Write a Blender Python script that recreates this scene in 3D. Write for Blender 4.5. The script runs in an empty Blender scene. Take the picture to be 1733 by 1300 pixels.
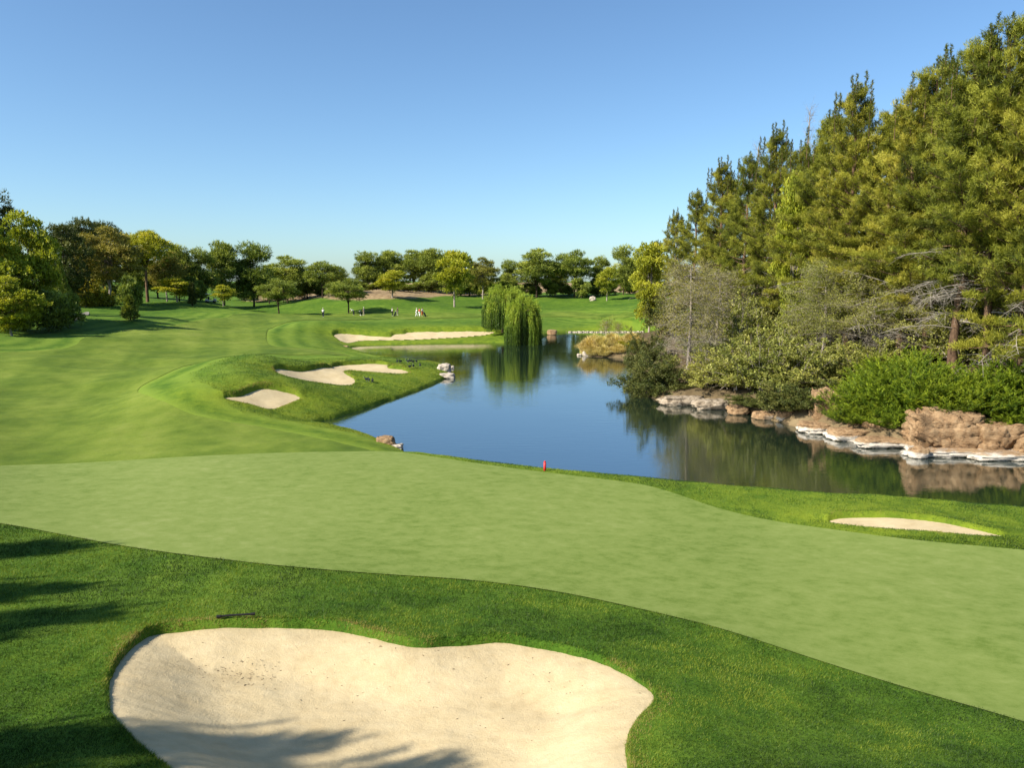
import bpy, math, random
import numpy as np
from mathutils import Vector, Matrix, noise as mnoise

R_ = math.radians
scene = bpy.context.scene
COL = scene.collection
# ------------------------------------------------------------------ camera, world, sun, exposure
CZ = 8.5; FPX = 1300.0; CX = 866.5; CY = 650.0; HOR = 478.0
PITCH = math.atan((CY - HOR) / FPX)
CP, SP = math.cos(PITCH), math.sin(PITCH)
cam_d = bpy.data.cameras.new('camera'); cam = bpy.data.objects.new('camera', cam_d); COL.objects.link(cam)
cam.location = (0, 0, CZ); cam.rotation_euler = (R_(90) - PITCH, 0, 0)
cam_d.sensor_width = 36; cam_d.lens = 36 * FPX / 1733; cam_d.clip_end = 6000; cam_d.clip_start = 0.1
scene.camera = cam
SUN_EL, SUN_AZ = R_(38), R_(30)          # sun to the left, AZ degrees behind the camera's side line
sdir = Vector((-math.cos(SUN_EL) * math.cos(SUN_AZ), -math.cos(SUN_EL) * math.sin(SUN_AZ), math.sin(SUN_EL)))
world = bpy.data.worlds.new('World'); scene.world = world; world.use_nodes = True
wn = world.node_tree.nodes; wl = world.node_tree.links
bg = wn['Background']; sky = wn.new('ShaderNodeTexSky'); sky.sky_type = 'NISHITA'; sky.sun_disc = False
sky.sun_elevation = SUN_EL; sky.sun_rotation = math.atan2(sdir.x, sdir.y)
sky.altitude = 600; sky.air_density = 1.0; sky.dust_density = 1.1; sky.ozone_density = 1.6
sk_m = wn.new('ShaderNodeMix'); sk_m.data_type = 'RGBA'; sk_m.blend_type = 'MULTIPLY'; sk_m.inputs[0].default_value = 1.0; sk_m.inputs[7].default_value = (0.74, 0.93, 1.06, 1)
wl.new(sky.outputs[0], sk_m.inputs[6]); wl.new(sk_m.outputs[2], bg.inputs[0]); bg.inputs[1].default_value = 0.09
sl = bpy.data.lights.new('sun', 'SUN'); sl.energy = 5.0; sl.angle = R_(0.5); sl.color = (1, 0.93, 0.82)
so = bpy.data.objects.new('sun', sl); COL.objects.link(so); so.rotation_euler = sdir.to_track_quat('Z', 'Y').to_euler()
vs = scene.view_settings; vs.view_transform = 'Standard'; vs.look = 'None'; vs.gamma = 1; vs.exposure = 0.88
scene.cycles.max_bounces = 5; scene.cycles.diffuse_bounces = 1; scene.cycles.transmission_bounces = 3
scene.cycles.transparent_max_bounces = 4
scene.cycles.use_denoising = True

RNG = np.random.default_rng(7)
# ------------------------------------------------------------------ helpers
def tag(o, label=None, cat=None, group=None, kind=None):
    if label: o['label'] = label
    if cat: o['category'] = cat
    if group: o['group'] = group
    if kind: o['kind'] = kind
    return o
def empty(name, loc=(0, 0, 0), rz=0, sc=(1, 1, 1)):
    o = bpy.data.objects.new(name, None); COL.objects.link(o); o.location = loc; o.rotation_euler.z = rz; o.scale = sc
    o.empty_display_size = 0.3
    return o
def copy_tree(o, parent=None):
    c = o.copy(); COL.objects.link(c); c.parent = parent
    for ch in list(o.children): copy_tree(ch, c)
    return c
class MB:
    def __init__(s): s.v = []; s.f = {3: [], 4: []}; s.t = []; s.n = 0
    def add(s, v, f, tint=0.5):
        v = np.asarray(v, dtype=np.float64); f = np.asarray(f, dtype=np.int64)
        s.f[f.shape[1]].append(f + s.n); s.v.append(v); s.n += len(v)
        s.t.append(np.broadcast_to(np.asarray(tint, dtype=np.float64), (len(v),)))
    def build(s, name, mat, parent=None, smooth=False, extra=None):
        v = np.concatenate(s.v); me = bpy.data.meshes.new(name)
        f3 = np.concatenate(s.f[3]) if s.f[3] else np.zeros((0, 3), int)
        f4 = np.concatenate(s.f[4]) if s.f[4] else np.zeros((0, 4), int)
        me.vertices.add(len(v)); me.vertices.foreach_set('co', v.astype(np.float32).ravel())
        nl = f3.size + f4.size; me.loops.add(nl)
        me.loops.foreach_set('vertex_index', np.concatenate([f3.ravel(), f4.ravel()]).astype(np.int32))
        me.polygons.add(len(f3) + len(f4))
        st = np.concatenate([np.arange(len(f3)) * 3, f3.size + np.arange(len(f4)) * 4]).astype(np.int32)
        me.polygons.foreach_set('loop_start', st)
        me.update(calc_edges=True); me.validate()
        if smooth: me.polygons.foreach_set('use_smooth', np.ones(len(me.polygons), dtype=bool))
        a = me.attributes.new('tint', 'FLOAT', 'POINT'); a.data.foreach_set('value', np.concatenate(s.t).astype(np.float32))
        for k, arr in (extra or {}).items():
            a = me.attributes.new(k, 'FLOAT', 'POINT'); a.data.foreach_set('value', np.asarray(arr, np.float32))
        me.materials.append(mat)
        o = bpy.data.objects.new(name, me); COL.objects.link(o)
        if parent is not None: o.parent = parent
        return o
    def box(s, c, d, rz=0, tint=0.5, taper=1.0):
        x, y, z = np.array(d) / 2
        P = np.array([[-x, -y, -z], [x, -y, -z], [x, y, -z], [-x, y, -z], [-x * taper, -y * taper, z], [x * taper, -y * taper, z], [x * taper, y * taper, z], [-x * taper, y * taper, z]])
        ca, sa = math.cos(rz), math.sin(rz); Q = P.copy(); Q[:, 0] = P[:, 0] * ca - P[:, 1] * sa; Q[:, 1] = P[:, 0] * sa + P[:, 1] * ca
        s.add(Q + np.array(c), [[0, 3, 2, 1], [4, 5, 6, 7], [0, 1, 5, 4], [1, 2, 6, 5], [2, 3, 7, 6], [3, 0, 4, 7]], tint)
    def tube(s, pts, rad, n=6, tint=0.5, caps=True):
        pts = np.asarray(pts, float); m = len(pts); rad = np.broadcast_to(np.asarray(rad, float), (m,))
        d = np.gradient(pts, axis=0); d /= np.linalg.norm(d, axis=1)[:, None] + 1e-9
        ref = np.where(np.abs(d[:, 2:3]) > 0.9, np.array([[1., 0, 0]]), np.array([[0, 0, 1.]]))
        a = np.cross(d, ref); a /= np.linalg.norm(a, axis=1)[:, None] + 1e-9; b = np.cross(d, a)
        th = np.arange(n) * 2 * math.pi / n
        V = pts[:, None, :] + rad[:, None, None] * (np.cos(th)[None, :, None] * a[:, None, :] + np.sin(th)[None, :, None] * b[:, None, :])
        V = V.reshape(-1, 3); i = np.arange(m - 1)[:, None] * n; j = np.arange(n)[None, :]; jn = (j + 1) % n
        F = np.stack([i + j, i + jn, i + n + jn, i + n + j], -1).reshape(-1, 4)
        s.add(V, F, tint)
        if caps and n >= 3:
            for k, e in ((0, pts[0]), (m - 1, pts[-1])):
                ring = V[k * n:(k + 1) * n]
                s.add(np.vstack([ring, e[None]]), [[q, (q + 1) % n, n] for q in range(n)], tint)
    def sphere(s, c, r, nu=8, nv=6, tint=0.5):
        r = np.broadcast_to(np.asarray(r, float), (3,))
        P = []
        for i in range(nv + 1):
            a = math.pi * i / nv
            for j in range(nu):
                b = 2 * math.pi * j / nu; P.append((math.sin(a) * math.cos(b), math.sin(a) * math.sin(b), math.cos(a)))
        F = [[i * nu + j, (i + 1) * nu + j, (i + 1) * nu + (j + 1) % nu, i * nu + (j + 1) % nu] for i in range(nv) for j in range(nu)]
        s.add(np.array(P) * r + np.array(c), F, tint)
def unit(a): return a / (np.linalg.norm(a, axis=-1, keepdims=True) + 1e-9)
def leaves(mb, P, D, k, L, W, spread, rng, quad=False, tint=0.5, jit=0.0, tv=0.12):
    P = np.asarray(P, float); D = unit(np.asarray(D, float)); N = len(P)
    tint = np.broadcast_to(np.asarray(tint, float), (N,))
    p = np.repeat(P, k, 0); d = np.repeat(D, k, 0); t = np.repeat(tint, k); n = N * k
    d = unit(d + spread * rng.normal(size=(n, 3))); p = p + jit * rng.normal(size=(n, 3))
    sd = unit(np.cross(d, rng.normal(size=(n, 3))))
    l = (L * rng.uniform(0.6, 1.25, n))[:, None]; w = (W * rng.uniform(0.7, 1.3, n))[:, None]
    t = np.clip(t + tv * rng.normal(size=n), 0, 1)
    if quad:
        V = np.stack([p, p + d * l * .5 + sd * w * .5, p + d * l, p + d * l * .5 - sd * w * .5], 1).reshape(-1, 3)
        mb.add(V, np.arange(4 * n).reshape(-1, 4), np.repeat(t, 4))
    else:
        V = np.stack([p - sd * w * .5, p + sd * w * .5, p + d * l], 1).reshape(-1, 3)
        mb.add(V, np.arange(3 * n).reshape(-1, 3), np.repeat(t, 3))
# value noise in numpy
_T = np.random.default_rng(3).random((256, 256))
def vn(x, y, s=1.0, oct=1, off=0.0):
    r = 0; amp = 1; tot = 0
    for o in range(oct):
        X = x / s + off + 17.3 * o; Y = y / s + off * 1.7 + 9.1 * o
        ix = np.floor(X).astype(int); iy = np.floor(Y).astype(int); fx = X - ix; fy = Y - iy
        fx = fx * fx * (3 - 2 * fx); fy = fy * fy * (3 - 2 * fy)
        a = _T[ix & 255, iy & 255]; b = _T[(ix + 1) & 255, iy & 255]; c = _T[ix & 255, (iy + 1) & 255]; d = _T[(ix + 1) & 255, (iy + 1) & 255]
        r = r + amp * ((a * (1 - fx) + b * fx) * (1 - fy) + (c * (1 - fx) + d * fx) * fy); tot += amp; amp *= .5; s = s * .5
    return r / tot
def sstep(t): t = np.clip(t, 0, 1); return t * t * (3 - 2 * t)

# ------------------------------------------------------------------ materials
def new_mat(name):
    m = bpy.data.materials.new(name); m.use_nodes = True; nt = m.node_tree
    for n in list(nt.nodes): nt.nodes.remove(n)
    out = nt.nodes.new('ShaderNodeOutputMaterial'); return m, nt, out
def ramp(nt, stops, fac):
    r = nt.nodes.new('ShaderNodeValToRGB'); cr = r.color_ramp
    while len(cr.elements) < len(stops): cr.elements.new(0.5)
    for e, (p, c) in zip(cr.elements, stops): e.position = p; e.color = (*c, 1)
    nt.links.new(fac, r.inputs[0]); return r.outputs[0]
def noise_n(nt, scale, detail=3, rough=0.55, vec=None, stretch=None):
    tc = nt.nodes.new('ShaderNodeTexCoord'); n = nt.nodes.new('ShaderNodeTexNoise')
    n.inputs['Scale'].default_value = scale; n.inputs['Detail'].default_value = detail; n.inputs['Roughness'].default_value = rough
    v = tc.outputs['Object'] if vec is None else vec
    if stretch:
        mp = nt.nodes.new('ShaderNodeMapping'); mp.inputs['Scale'].default_value = stretch[:3]
        if len(stretch) > 3: mp.inputs['Rotation'].default_value = (0, 0, stretch[3])
        nt.links.new(v, mp.inputs[0]); v = mp.outputs[0]
    nt.links.new(v, n.inputs['Vector']); return n.outputs['Fac']
def math_n(nt, op, a, b=0.0, clamp=False):
    m = nt.nodes.new('ShaderNodeMath'); m.operation = op; m.use_clamp = clamp
    for i, q in enumerate((a, b)):
        if isinstance(q, (int, float)): m.inputs[i].default_value = q
        else: nt.links.new(q, m.inputs[i])
    return m.outputs[0]
def mixc(nt, fac, a, b, mode='MIX'):
    m = nt.nodes.new('ShaderNodeMix'); m.data_type = 'RGBA'; m.blend_type = mode
    for i, q in ((0, fac), (6, a), (7, b)):
        if isinstance(q, (int, float)): m.inputs[i].default_value = q
        elif isinstance(q, tuple): m.inputs[i].default_value = (*q, 1)
        else: nt.links.new(q, m.inputs[i])
    return m.outputs[2]
def attr(nt, name):
    a = nt.nodes.new('ShaderNodeAttribute'); a.attribute_name = name; return a.outputs['Fac']
def princ(nt, out, col, rough=0.8, spec=0.3, bump=None, bstr=0.3, bdist=0.02, metal=0):
    p = nt.nodes.new('ShaderNodeBsdfPrincipled')
    if isinstance(col, tuple): p.inputs['Base Color'].default_value = (*col, 1)
    else: nt.links.new(col, p.inputs['Base Color'])
    p.inputs['Roughness'].default_value = rough; p.inputs['Specular IOR Level'].default_value = spec; p.inputs['Metallic'].default_value = metal
    if bump is not None:
        b = nt.nodes.new('ShaderNodeBump'); b.inputs['Strength'].default_value = bstr; b.inputs['Distance'].default_value = bdist
        nt.links.new(bump, b.inputs['Height']); nt.links.new(b.outputs[0], p.inputs['Normal'])
    if out is not None: nt.links.new(p.outputs[0], out.inputs[0])
    return p
def leaf_mat(name, stops, trans=0.3, rough=0.55, var=0.25, spec=0.25):
    m, nt, out = new_mat(name)
    c = ramp(nt, stops, attr(nt, 'tint'))
    oi = nt.nodes.new('ShaderNodeObjectInfo')
    hs = nt.nodes.new('ShaderNodeHueSaturation'); nt.links.new(c, hs.inputs['Color'])
    nt.links.new(math_n(nt, 'ADD', math_n(nt, 'MULTIPLY', oi.outputs['Random'], 0.022), 0.490), hs.inputs['Hue'])
    nt.links.new(math_n(nt, 'ADD', math_n(nt, 'MULTIPLY', oi.outputs['Random'], -var), 1 + var / 2), hs.inputs['Value'])
    p = princ(nt, None, hs.outputs[0], rough, spec)
    tr = nt.nodes.new('ShaderNodeBsdfTranslucent')
    nt.links.new(mixc(nt, 1.0, hs.outputs[0], (1.2, 1.15, 0.5), 'MULTIPLY'), tr.inputs[0])
    mx = nt.nodes.new('ShaderNodeMixShader'); mx.inputs[0].default_value = trans
    nt.links.new(p.outputs[0], mx.inputs[1]); nt.links.new(tr.outputs[0], mx.inputs[2]); nt.links.new(mx.outputs[0], out.inputs[0])
    return m
def plain(name, col, rough=0.6, spec=0.3, metal=0, nscale=30, nvar=0.25):
    m, nt, out = new_mat(name); f = noise_n(nt, nscale, 4)
    c = ramp(nt, [(0.3, tuple(q * (1 - nvar) for q in col)), (0.7, tuple(min(1, q * (1 + nvar * .6)) for q in col))], f)
    princ(nt, out, c, rough, spec, f, 0.15, 0.01, metal); return m
def bark(name, c1, c2, sc=6):
    m, nt, out = new_mat(name); f = noise_n(nt, sc, 5, 0.65, stretch=(1, 1, 0.25)); g = noise_n(nt, sc * 5, 3, stretch=(1, 1, .3))
    c = ramp(nt, [(0.35, c1), (0.62, c2)], math_n(nt, 'ADD', math_n(nt, 'MULTIPLY', f, .7), math_n(nt, 'MULTIPLY', g, .3)))
    princ(nt, out, c, 0.9, 0.1, g, 0.8, 0.03); return m

M = {}
M['pine'] = leaf_mat('pine needles', [(0, (.04, .055, .008)), (.35, (.12, .14, .016)), (.6, (.27, .275, .028)), (1, (.46, .43, .06))], .38)
M['pinefar'] = leaf_mat('far pine needles', [(0, (.04, .055, .010)), (.4, (.135, .175, .026)), (.65, (.29, .33, .045)), (1, (.46, .47, .085))], .25, var=.35)
M['decid'] = leaf_mat('yellow green leaves', [(0, (.08, .10, .01)), (.4, (.25, .28, .02)), (.7, (.42, .42, .035)), (1, (.58, .50, .07))], .35)
M['olive'] = leaf_mat('olive brown leaves', [(0, (.08, .085, .016)), (.5, (.24, .22, .035)), (1, (.40, .35, .07))], .25)
M['juniper'] = leaf_mat('juniper sprays', [(0, (.015, .04, .004)), (.4, (.07, .125, .007)), (.7, (.20, .27, .014)), (1, (.36, .42, .025))], .3, var=.1)
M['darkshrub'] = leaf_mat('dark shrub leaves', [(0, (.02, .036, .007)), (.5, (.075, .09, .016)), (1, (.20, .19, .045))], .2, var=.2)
M['leafy'] = leaf_mat('pale shrub leaves', [(0, (.07, .09, .018)), (.45, (.21, .22, .04)), (.8, (.35, .34, .07)), (1, (.48, .44, .16))], .3)
M['yellow'] = leaf_mat('yellow shrub leaves', [(0, (.10, .12, .01)), (.5, (.27, .24, .015)), (1, (.5, .38, .03))], .3, var=.1)
M['straw'] = leaf_mat('straw grass blades', [(0, (.30, .24, .07)), (.5, (.66, .53, .20)), (1, (.85, .73, .36))], .4, var=.1)
M['tuft'] = leaf_mat('green tuft blades', [(0, (.08, .09, .02)), (.5, (.20, .21, .05)), (1, (.36, .33, .12))], .3, var=.1)
M['willow'] = leaf_mat('willow leaves', [(0, (.02, .045, .006)), (.35, (.085, .15, .014)), (.65, (.22, .31, .025)), (1, (.42, .48, .05))], .35, var=.1)
M['greytwig'] = leaf_mat('grey fine twigs', [(0, (.09, .075, .055)), (.5, (.24, .205, .145)), (1, (.48, .43, .33))], .1, var=.1)
M['grass'] = leaf_mat('rough grass blades', [(0, (.016, .042, .005)), (.35, (.042, .100, .009)), (.65, (.11, .19, .015)), (.85, (.25, .29, .03)), (1, (.32, .24, .08))], .3, var=0)
M['bark'] = bark('pine bark', (.045, .028, .018), (.20, .125, .075), 5)
M['palebark'] = bark('pale bark', (.15, .12, .09), (.42, .36, .29), 9)
M['darkbark'] = bark('dark bark', (.02, .015, .01), (.09, .065, .04))
M['deadwood'] = bark('weathered dead wood', (.18, .155, .12), (.42, .37, .30), 8)

# ------------------------------------------------------------------ terrain base
def zpix(py, Y):
    q = (CY - py) / FPX; return CZ + Y * (q * CP - SP) / (CP + q * SP)
def pix_ray(px, py):
    px = np.asarray(px, float); py = np.asarray(py, float)
    a = (px - CX) / FPX; q = (CY - py) / FPX
    dx = a; dy = CP + q * SP; dz = -SP + q * CP
    return dx / dy, dz / dy          # per metre of Y
def plane_pt(px, py, Z):
    kx, kz = pix_ray(px, py); Y = (Z - CZ) / kz; return kx * Y, Y
CTRL = [
 (0,1290,2.6),(0,1050,2.05),(0,900,1.6),(200,1200,2.3),(200,1000,1.75),(400,1050,1.95),(400,960,1.6),(700,1085,1.9),(700,985,1.5),
 (1000,1115,1.85),(1000,1030,1.5),(1120,1290,2.3),(1120,1180,2.05),(1300,1250,2.0),(1300,1120,1.5),(1600,1280,2.0),(1733,1290,2.0),(1733,1222,1.65),
 (900,1290,1.95),(550,1290,1.95),(0,870,1.45),(0,790,1.15),(300,850,1.25),(300,776,1.05),(600,900,1.3),(600,768,.95),(900,900,1.2),(900,803,.92),
 (1200,960,1.15),(1085,815,.88),(1300,900,.9),(1500,1000,1.15),(1700,1100,1.4),(1733,945,.95),(1733,868,1.0),(1600,856,1.0),(1500,847,.98),(1300,832,.9),(700,768,.9),
 (0,740,1.05),(300,740,.95),(500,742,.8),(0,650,1.5),(180,655,1.25),(235,672,1.2),(0,600,2.3),(140,585,2.3),(300,600,1.5),(400,560,1.8),(400,526,2.2),
 (310,625,1.45),(400,645,2.0),(430,616,2.1),(340,675,1.55),(440,690,.9),(500,680,.9),(530,645,.95),(640,627,.8),(560,695,.6),(700,640,.6),(735,620,.5),
 (600,611,1.0),(500,600,1.3),(560,597,.8),(500,565,1.7),(600,553,1.9),(600,576,.45),(720,573,.5),(820,570,.5),(700,547,2.0),(800,553,1.7),(890,572,.6),
 (560,533,1.65),(700,533,1.75),(830,535,1.7),(960,556,.5),(1000,540,1.3),(950,520,2.5),(1000,498,5.0),(1060,500,5.0),(920,500,4.8),(860,520,2.6),
 (750,508,4.0),(690,497,5.6),(500,512,3.2),(450,520,2.6),(350,508,4.6),(300,515,3.6),(200,502,5.0),(235,548,3.0),(190,517,4.2),(130,530,3.7),(40,560,3.0),(0,575,2.8),(640,492,6.4),(560,497,5.6)]
cx, cy = plane_pt([c[0] for c in CTRL], [c[1] for c in CTRL], np.array([c[2] for c in CTRL])); cz = np.array([c[2] for c in CTRL])
EXTRA = [(-12,4,4.4),(-6,3,5.6),(0,2,6.6),(6,3,5.4),(14,4,4.2),(-3,6.5,3.6),(3,6.5,3.6),(-18,12,3.0),(18,12,2.0),(-30,20,3.0),(-30,35,2.6),
 (26,44,3.0),(24,50,2.2),(22,58,2.3),(18,64,1.6),(27,60,3.2),(28,75,3.2),(30,95,3.2),(32,125,3.4),(45,60,4.6),(50,95,5),(36,45,4.0),(34,40,2.6),(45,40,4.2),(22,44,1.8),(26,40.5,1.9),
 (14,60,1.2),(17,56,1.3),(16,75,2.2),(18,90,1.6),(12,92,.9),(24,150,3.2),(40,170,5),(60,140,6),
 (0,300,8),(-150,300,8),(150,300,8),(-150,200,7.5),(120,230,7.5),(0,700,8),(-400,700,8),(400,700,8),(-110,120,6),(-80,90,4.6),(-60,70,3.6),(40,20,1.5)]
cx = np.concatenate([cx, [e[0] for e in EXTRA]]); cy = np.concatenate([cy, [e[1] for e in EXTRA]]); cz = np.concatenate([cz, [e[2] for e in EXTRA]])
def ab(x, y):
    yy = np.clip(y, -4, 900) + 8.0; return np.clip(x / yy, -1.1, 1.1), np.log(yy) * 0.9
def tps(r2): return 0.5 * r2 * np.log(r2 + 1e-9)
ca_, cb_ = ab(cx, cy); n_ = len(cx)
K = tps((ca_[:, None] - ca_[None]) ** 2 + (cb_[:, None] - cb_[None]) ** 2) + 2e-4 * np.eye(n_)
Pm = np.stack([np.ones(n_), ca_, cb_], 1)
A = np.zeros((n_ + 3, n_ + 3)); A[:n_, :n_] = K; A[:n_, n_:] = Pm; A[n_:, :n_] = Pm.T
sol = np.linalg.solve(A, np.concatenate([cz, [0, 0, 0]]))
GA = np.linspace(-1.1, 1.1, 520); GB = np.linspace(math.log(4) * .9, math.log(908) * .9, 620)
gA, gB = np.meshgrid(GA, GB, indexing='ij'); Zg = sol[n_] + sol[n_ + 1] * gA + sol[n_ + 2] * gB
for i in range(n_): Zg += sol[i] * tps((gA - ca_[i]) ** 2 + (gB - cb_[i]) ** 2)
Zg = np.clip(Zg, 0.25, 9)
def z0(x, y):
    a, b = ab(np.asarray(x, float), np.asarray(y, float))
    u = (a - GA[0]) / (GA[1] - GA[0]); v = (b - GB[0]) / (GB[1] - GB[0])
    i = np.clip(np.floor(u).astype(int), 0, len(GA) - 2); j = np.clip(np.floor(v).astype(int), 0, len(GB) - 2); u = u - i; v = v - j
    return (Zg[i, j] * (1 - u) + Zg[i + 1, j] * u) * (1 - v) + (Zg[i, j + 1] * (1 - u) + Zg[i + 1, j + 1] * u) * v
YS = np.exp(np.linspace(math.log(3.0), math.log(500), 3000))
def unproj(pts, fn=z0):
    out = []
    for px, py in pts:
        kx, kz = pix_ray(px, py); X = kx * YS; Z = CZ + kz * YS; g = fn(X, YS)
        k = np.nonzero(Z < g)[0]; k = k[0] if len(k) else len(YS) - 1
        y = YS[k]
        if 0 < k < len(YS):
            d1 = Z[k - 1] - g[k - 1]; d2 = Z[k] - g[k]; y = YS[k - 1] + (YS[k] - YS[k - 1]) * d1 / (d1 - d2 + 1e-9)
        out.append((kx * y, y))
    return np.array(out)
def wpts(pts):       # on the water plane
    X, Y = plane_pt([p[0] for p in pts], [p[1] for p in pts], 0.0); return np.stack([X, Y], 1)
def chaikin(P, n=2):
    for _ in range(n):
        Q = np.roll(P, -1, 0); P = np.stack([P * .75 + Q * .25, P * .25 + Q * .75], 1).reshape(-1, 2)
    return P
def sdf(x, y, poly, margin=6.0):
    """signed distance (negative inside) and outward gradient, clamped to margin"""
    x = np.asarray(x, float); y = np.asarray(y, float); sh = x.shape; x = x.ravel(); y = y.ravel()
    d = np.full(len(x), margin); gx = np.zeros(len(x)); gy = np.zeros(len(x))
    lo = poly.min(0) - margin; hi = poly.max(0) + margin
    idx = np.nonzero((x > lo[0]) & (x < hi[0]) & (y > lo[1]) & (y < hi[1]))[0]
    if len(idx) == 0: return d.reshape(sh), gx.reshape(sh), gy.reshape(sh)
    X = x[idx]; Y = y[idx]; best = np.full(len(idx), 1e9); bx = np.zeros(len(idx)); by = np.zeros(len(idx)); ins = np.zeros(len(idx), bool)
    Q = np.roll(poly, -1, 0)
    for (ax, ay), (bx_, by_) in zip(poly, Q):
        ex, ey = bx_ - ax, by_ - ay; l2 = ex * ex + ey * ey + 1e-12
        t = np.clip(((X - ax) * ex + (Y - ay) * ey) / l2, 0, 1); dx = X - ax - t * ex; dy = Y - ay - t * ey; dd = dx * dx + dy * dy
        m = dd < best; best[m] = dd[m]; bx[m] = dx[m]; by[m] = dy[m]
        c = (ay > Y) != (by_ > Y)
        if c.any():
            with np.errstate(divide='ignore', invalid='ignore'): xi = ax + (Y - ay) * ex / (ey if abs(ey) > 1e-12 else 1e-12)
            ins ^= c & (X < xi)
    r = np.sqrt(best) + 1e-9; s = np.where(ins, -1.0, 1.0)
    d[idx] = np.clip(s * r, -1e3, margin); gx[idx] = s * bx / r; gy[idx] = s * by / r
    return d.reshape(sh), gx.reshape(sh), gy.reshape(sh)

# ---- outlines (traced on the base terrain)
GREEN = [(-260,800),(0,789),(138,786),(312,777),(485,769),(600,767),(674,767),(768,782),(906,801),(1010,813),(1079,822),(1114,830),(1160,845),(1200,860),(1271,879),(1396,899),(1548,920),(1733,935),(1950,952),(2150,1080),(2150,1330),(1900,1278),(1733,1226),(1548,1175),(1341,1109),(1230,1072),(1133,1048),(975,1012),(854,993),(740,982),(600,974),(460,962),(346,948),(208,929),(100,908),(0,889),(-260,845)]
FAIR = [(-330,606),(0,598),(122,591),(142,575),(216,560),(280,556),(355,546),(385,538),(400,532),(560,529),(700,530),(830,531),(830,537),(700,540),(600,543),(520,545),(481,549),(455,560),(448,575),(460,587),(510,592),(560,597),(600,603),(575,607),(500,607),(431,606),(362,614),(300,634),(240,655),(230,667),(246,681),(304,699),(362,713),(431,722),(500,736),(570,750),(640,763),(640,790),(300,800),(-330,815)]
FAIR2 = [(905,529),(980,527),(1075,528),(1120,533),(1075,539),(980,537),(905,536)]
SANDS = [
 dict(p=[(260,1072),(312,1066),(415,1062),(540,1061),(600,1071),(629,1082),(698,1101),(754,1096),(820,1089),(872,1089),(941,1104),(1010,1120),(1052,1141),(1079,1158),(1110,1184),(1079,1213),(1055,1240),(1050,1276),(1062,1320),(1075,1380),(950,1450),(650,1470),(430,1420),(340,1350),(291,1297),(225,1245),(201,1217),(189,1196),(190,1144),(215,1106),(242,1082)], lip=.14, L=.9, w=.12, bowl=.27, nm='large pale sand bunker in the foreground below the putting green'),
 dict(p=[(1400,884),(1420,880),(1450,878),(1500,879),(1560,882),(1600,888),(1640,897),(1670,905),(1690,909),(1690,910),(1660,908),(1600,903),(1500,895),(1430,889)], lip=.16, L=.8, w=.2, bowl=.04, nm='narrow sand bunker between the putting green and the pond'),
 dict(p=[(376,680),(405,681),(425,676),(445,671),(480,674),(511,679),(490,685),(475,690),(455,696),(430,690),(400,685)], lip=.30, L=1.8, w=.3, bowl=.06, nm='small teardrop sand bunker on the grassy point, nearest the inlet'),
 dict(p=[(466,641),(468,633),(500,637.5),(530,639),(552,633),(564,630),(563,622),(605,620),(656,621),(651,628),(677,628.5),(694,632),(665,635),(635,634.5),(590,632),(574,640),(601,649.5),(593,658),(560,657.5),(500,655.5),(480,649)], lip=.34, L=2.2, w=.35, bowl=.06, nm='winding sand bunker in the middle of the grassy point'),
 dict(p=[(564,570),(575,568),(605,569),(628,571),(663,573),(666,569),(687,568),(690,565.5),(760,565),(839,564),(832,568),(781,571),(705,574.5),(664,576),(603,576),(598,578.5),(583,578.5),(570,573)], lip=.5, L=3.0, w=.6, bowl=.06, nm='long thin sand bunker at the far side of the pond beside the willows')]
gpoly = chaikin(unproj(GREEN)); fpoly = chaikin(unproj(FAIR)); f2poly = chaikin(unproj(FAIR2))
for s in SANDS: s['poly'] = chaikin(unproj(s['p']), 2)
# shoreline: seen edges on the water plane, near shore just behind the crest
near = []
for px, py in [(698,766),(750,774),(802,781),(906,795),(975,801),(1079,810),(1160,818),(1250,827),(1333,834),(1420,843),(1500,848),(1600,856),(1733,869)]:
    X, Y = plane_pt(px, py, 0.9); near.append((float(X) + .35, float(Y) + 1.5))
LEFT = wpts([(590,590),(625,600),(665,607),(705,611),(742,615),(758,622),(764,634),(744,647),(700,663),(650,681),(600,698),(553,711),(525,719),(560,723),(600,731),(640,746),(672,762)])
RIGHT = wpts([(1733,775),(1660,768),(1580,770),(1520,757),(1440,745),(1365,728),(1310,712),(1240,694),(1180,686),(1122,680),(1095,672),(1082,655),(1085,628),(1080,607),(1030,605),(985,603),(978,594),(1000,585),(1070,578)])
FARS = wpts([(1085,562),(1030,561.5),(960,562),(925,566),(908,578),(888,580),(850,580),(800,580),(740,581),(680,583),(630,584),(600,586)])
WATER = np.array(list(map(tuple, LEFT)) + near + [(26, 25), (40, 20), (60, 14), (70, 22), (48, 30), (33, 34)] + list(map(tuple, RIGHT)) + [(30, 118), (34, 128)] + list(map(tuple, FARS)))
wpoly = chaikin(WATER, 2)
MOUNDS = [(330,655,.35,3.5,5),(395,628,.5,4,5),(300,672,.2,3,3),(500,628,.5,5,3),(460,665,.3,3,3),(620,612,.25,7,2.5),(520,560,.8,5,8),(620,560,.5,10,4),(740,556,.7,9,4),(820,550,.4,8,4),(480,596,.2,5,4),(700,628,.15,5,2),(560,672,.2,5,3),(290,545,.7,8,8),(150,545,.7,8,8)]
mpts = unproj([(m[0], m[1]) for m in MOUNDS])
def bank_L(x, y): return np.where(x > 9 + 0 * y, 0.9, 1.3)
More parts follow.
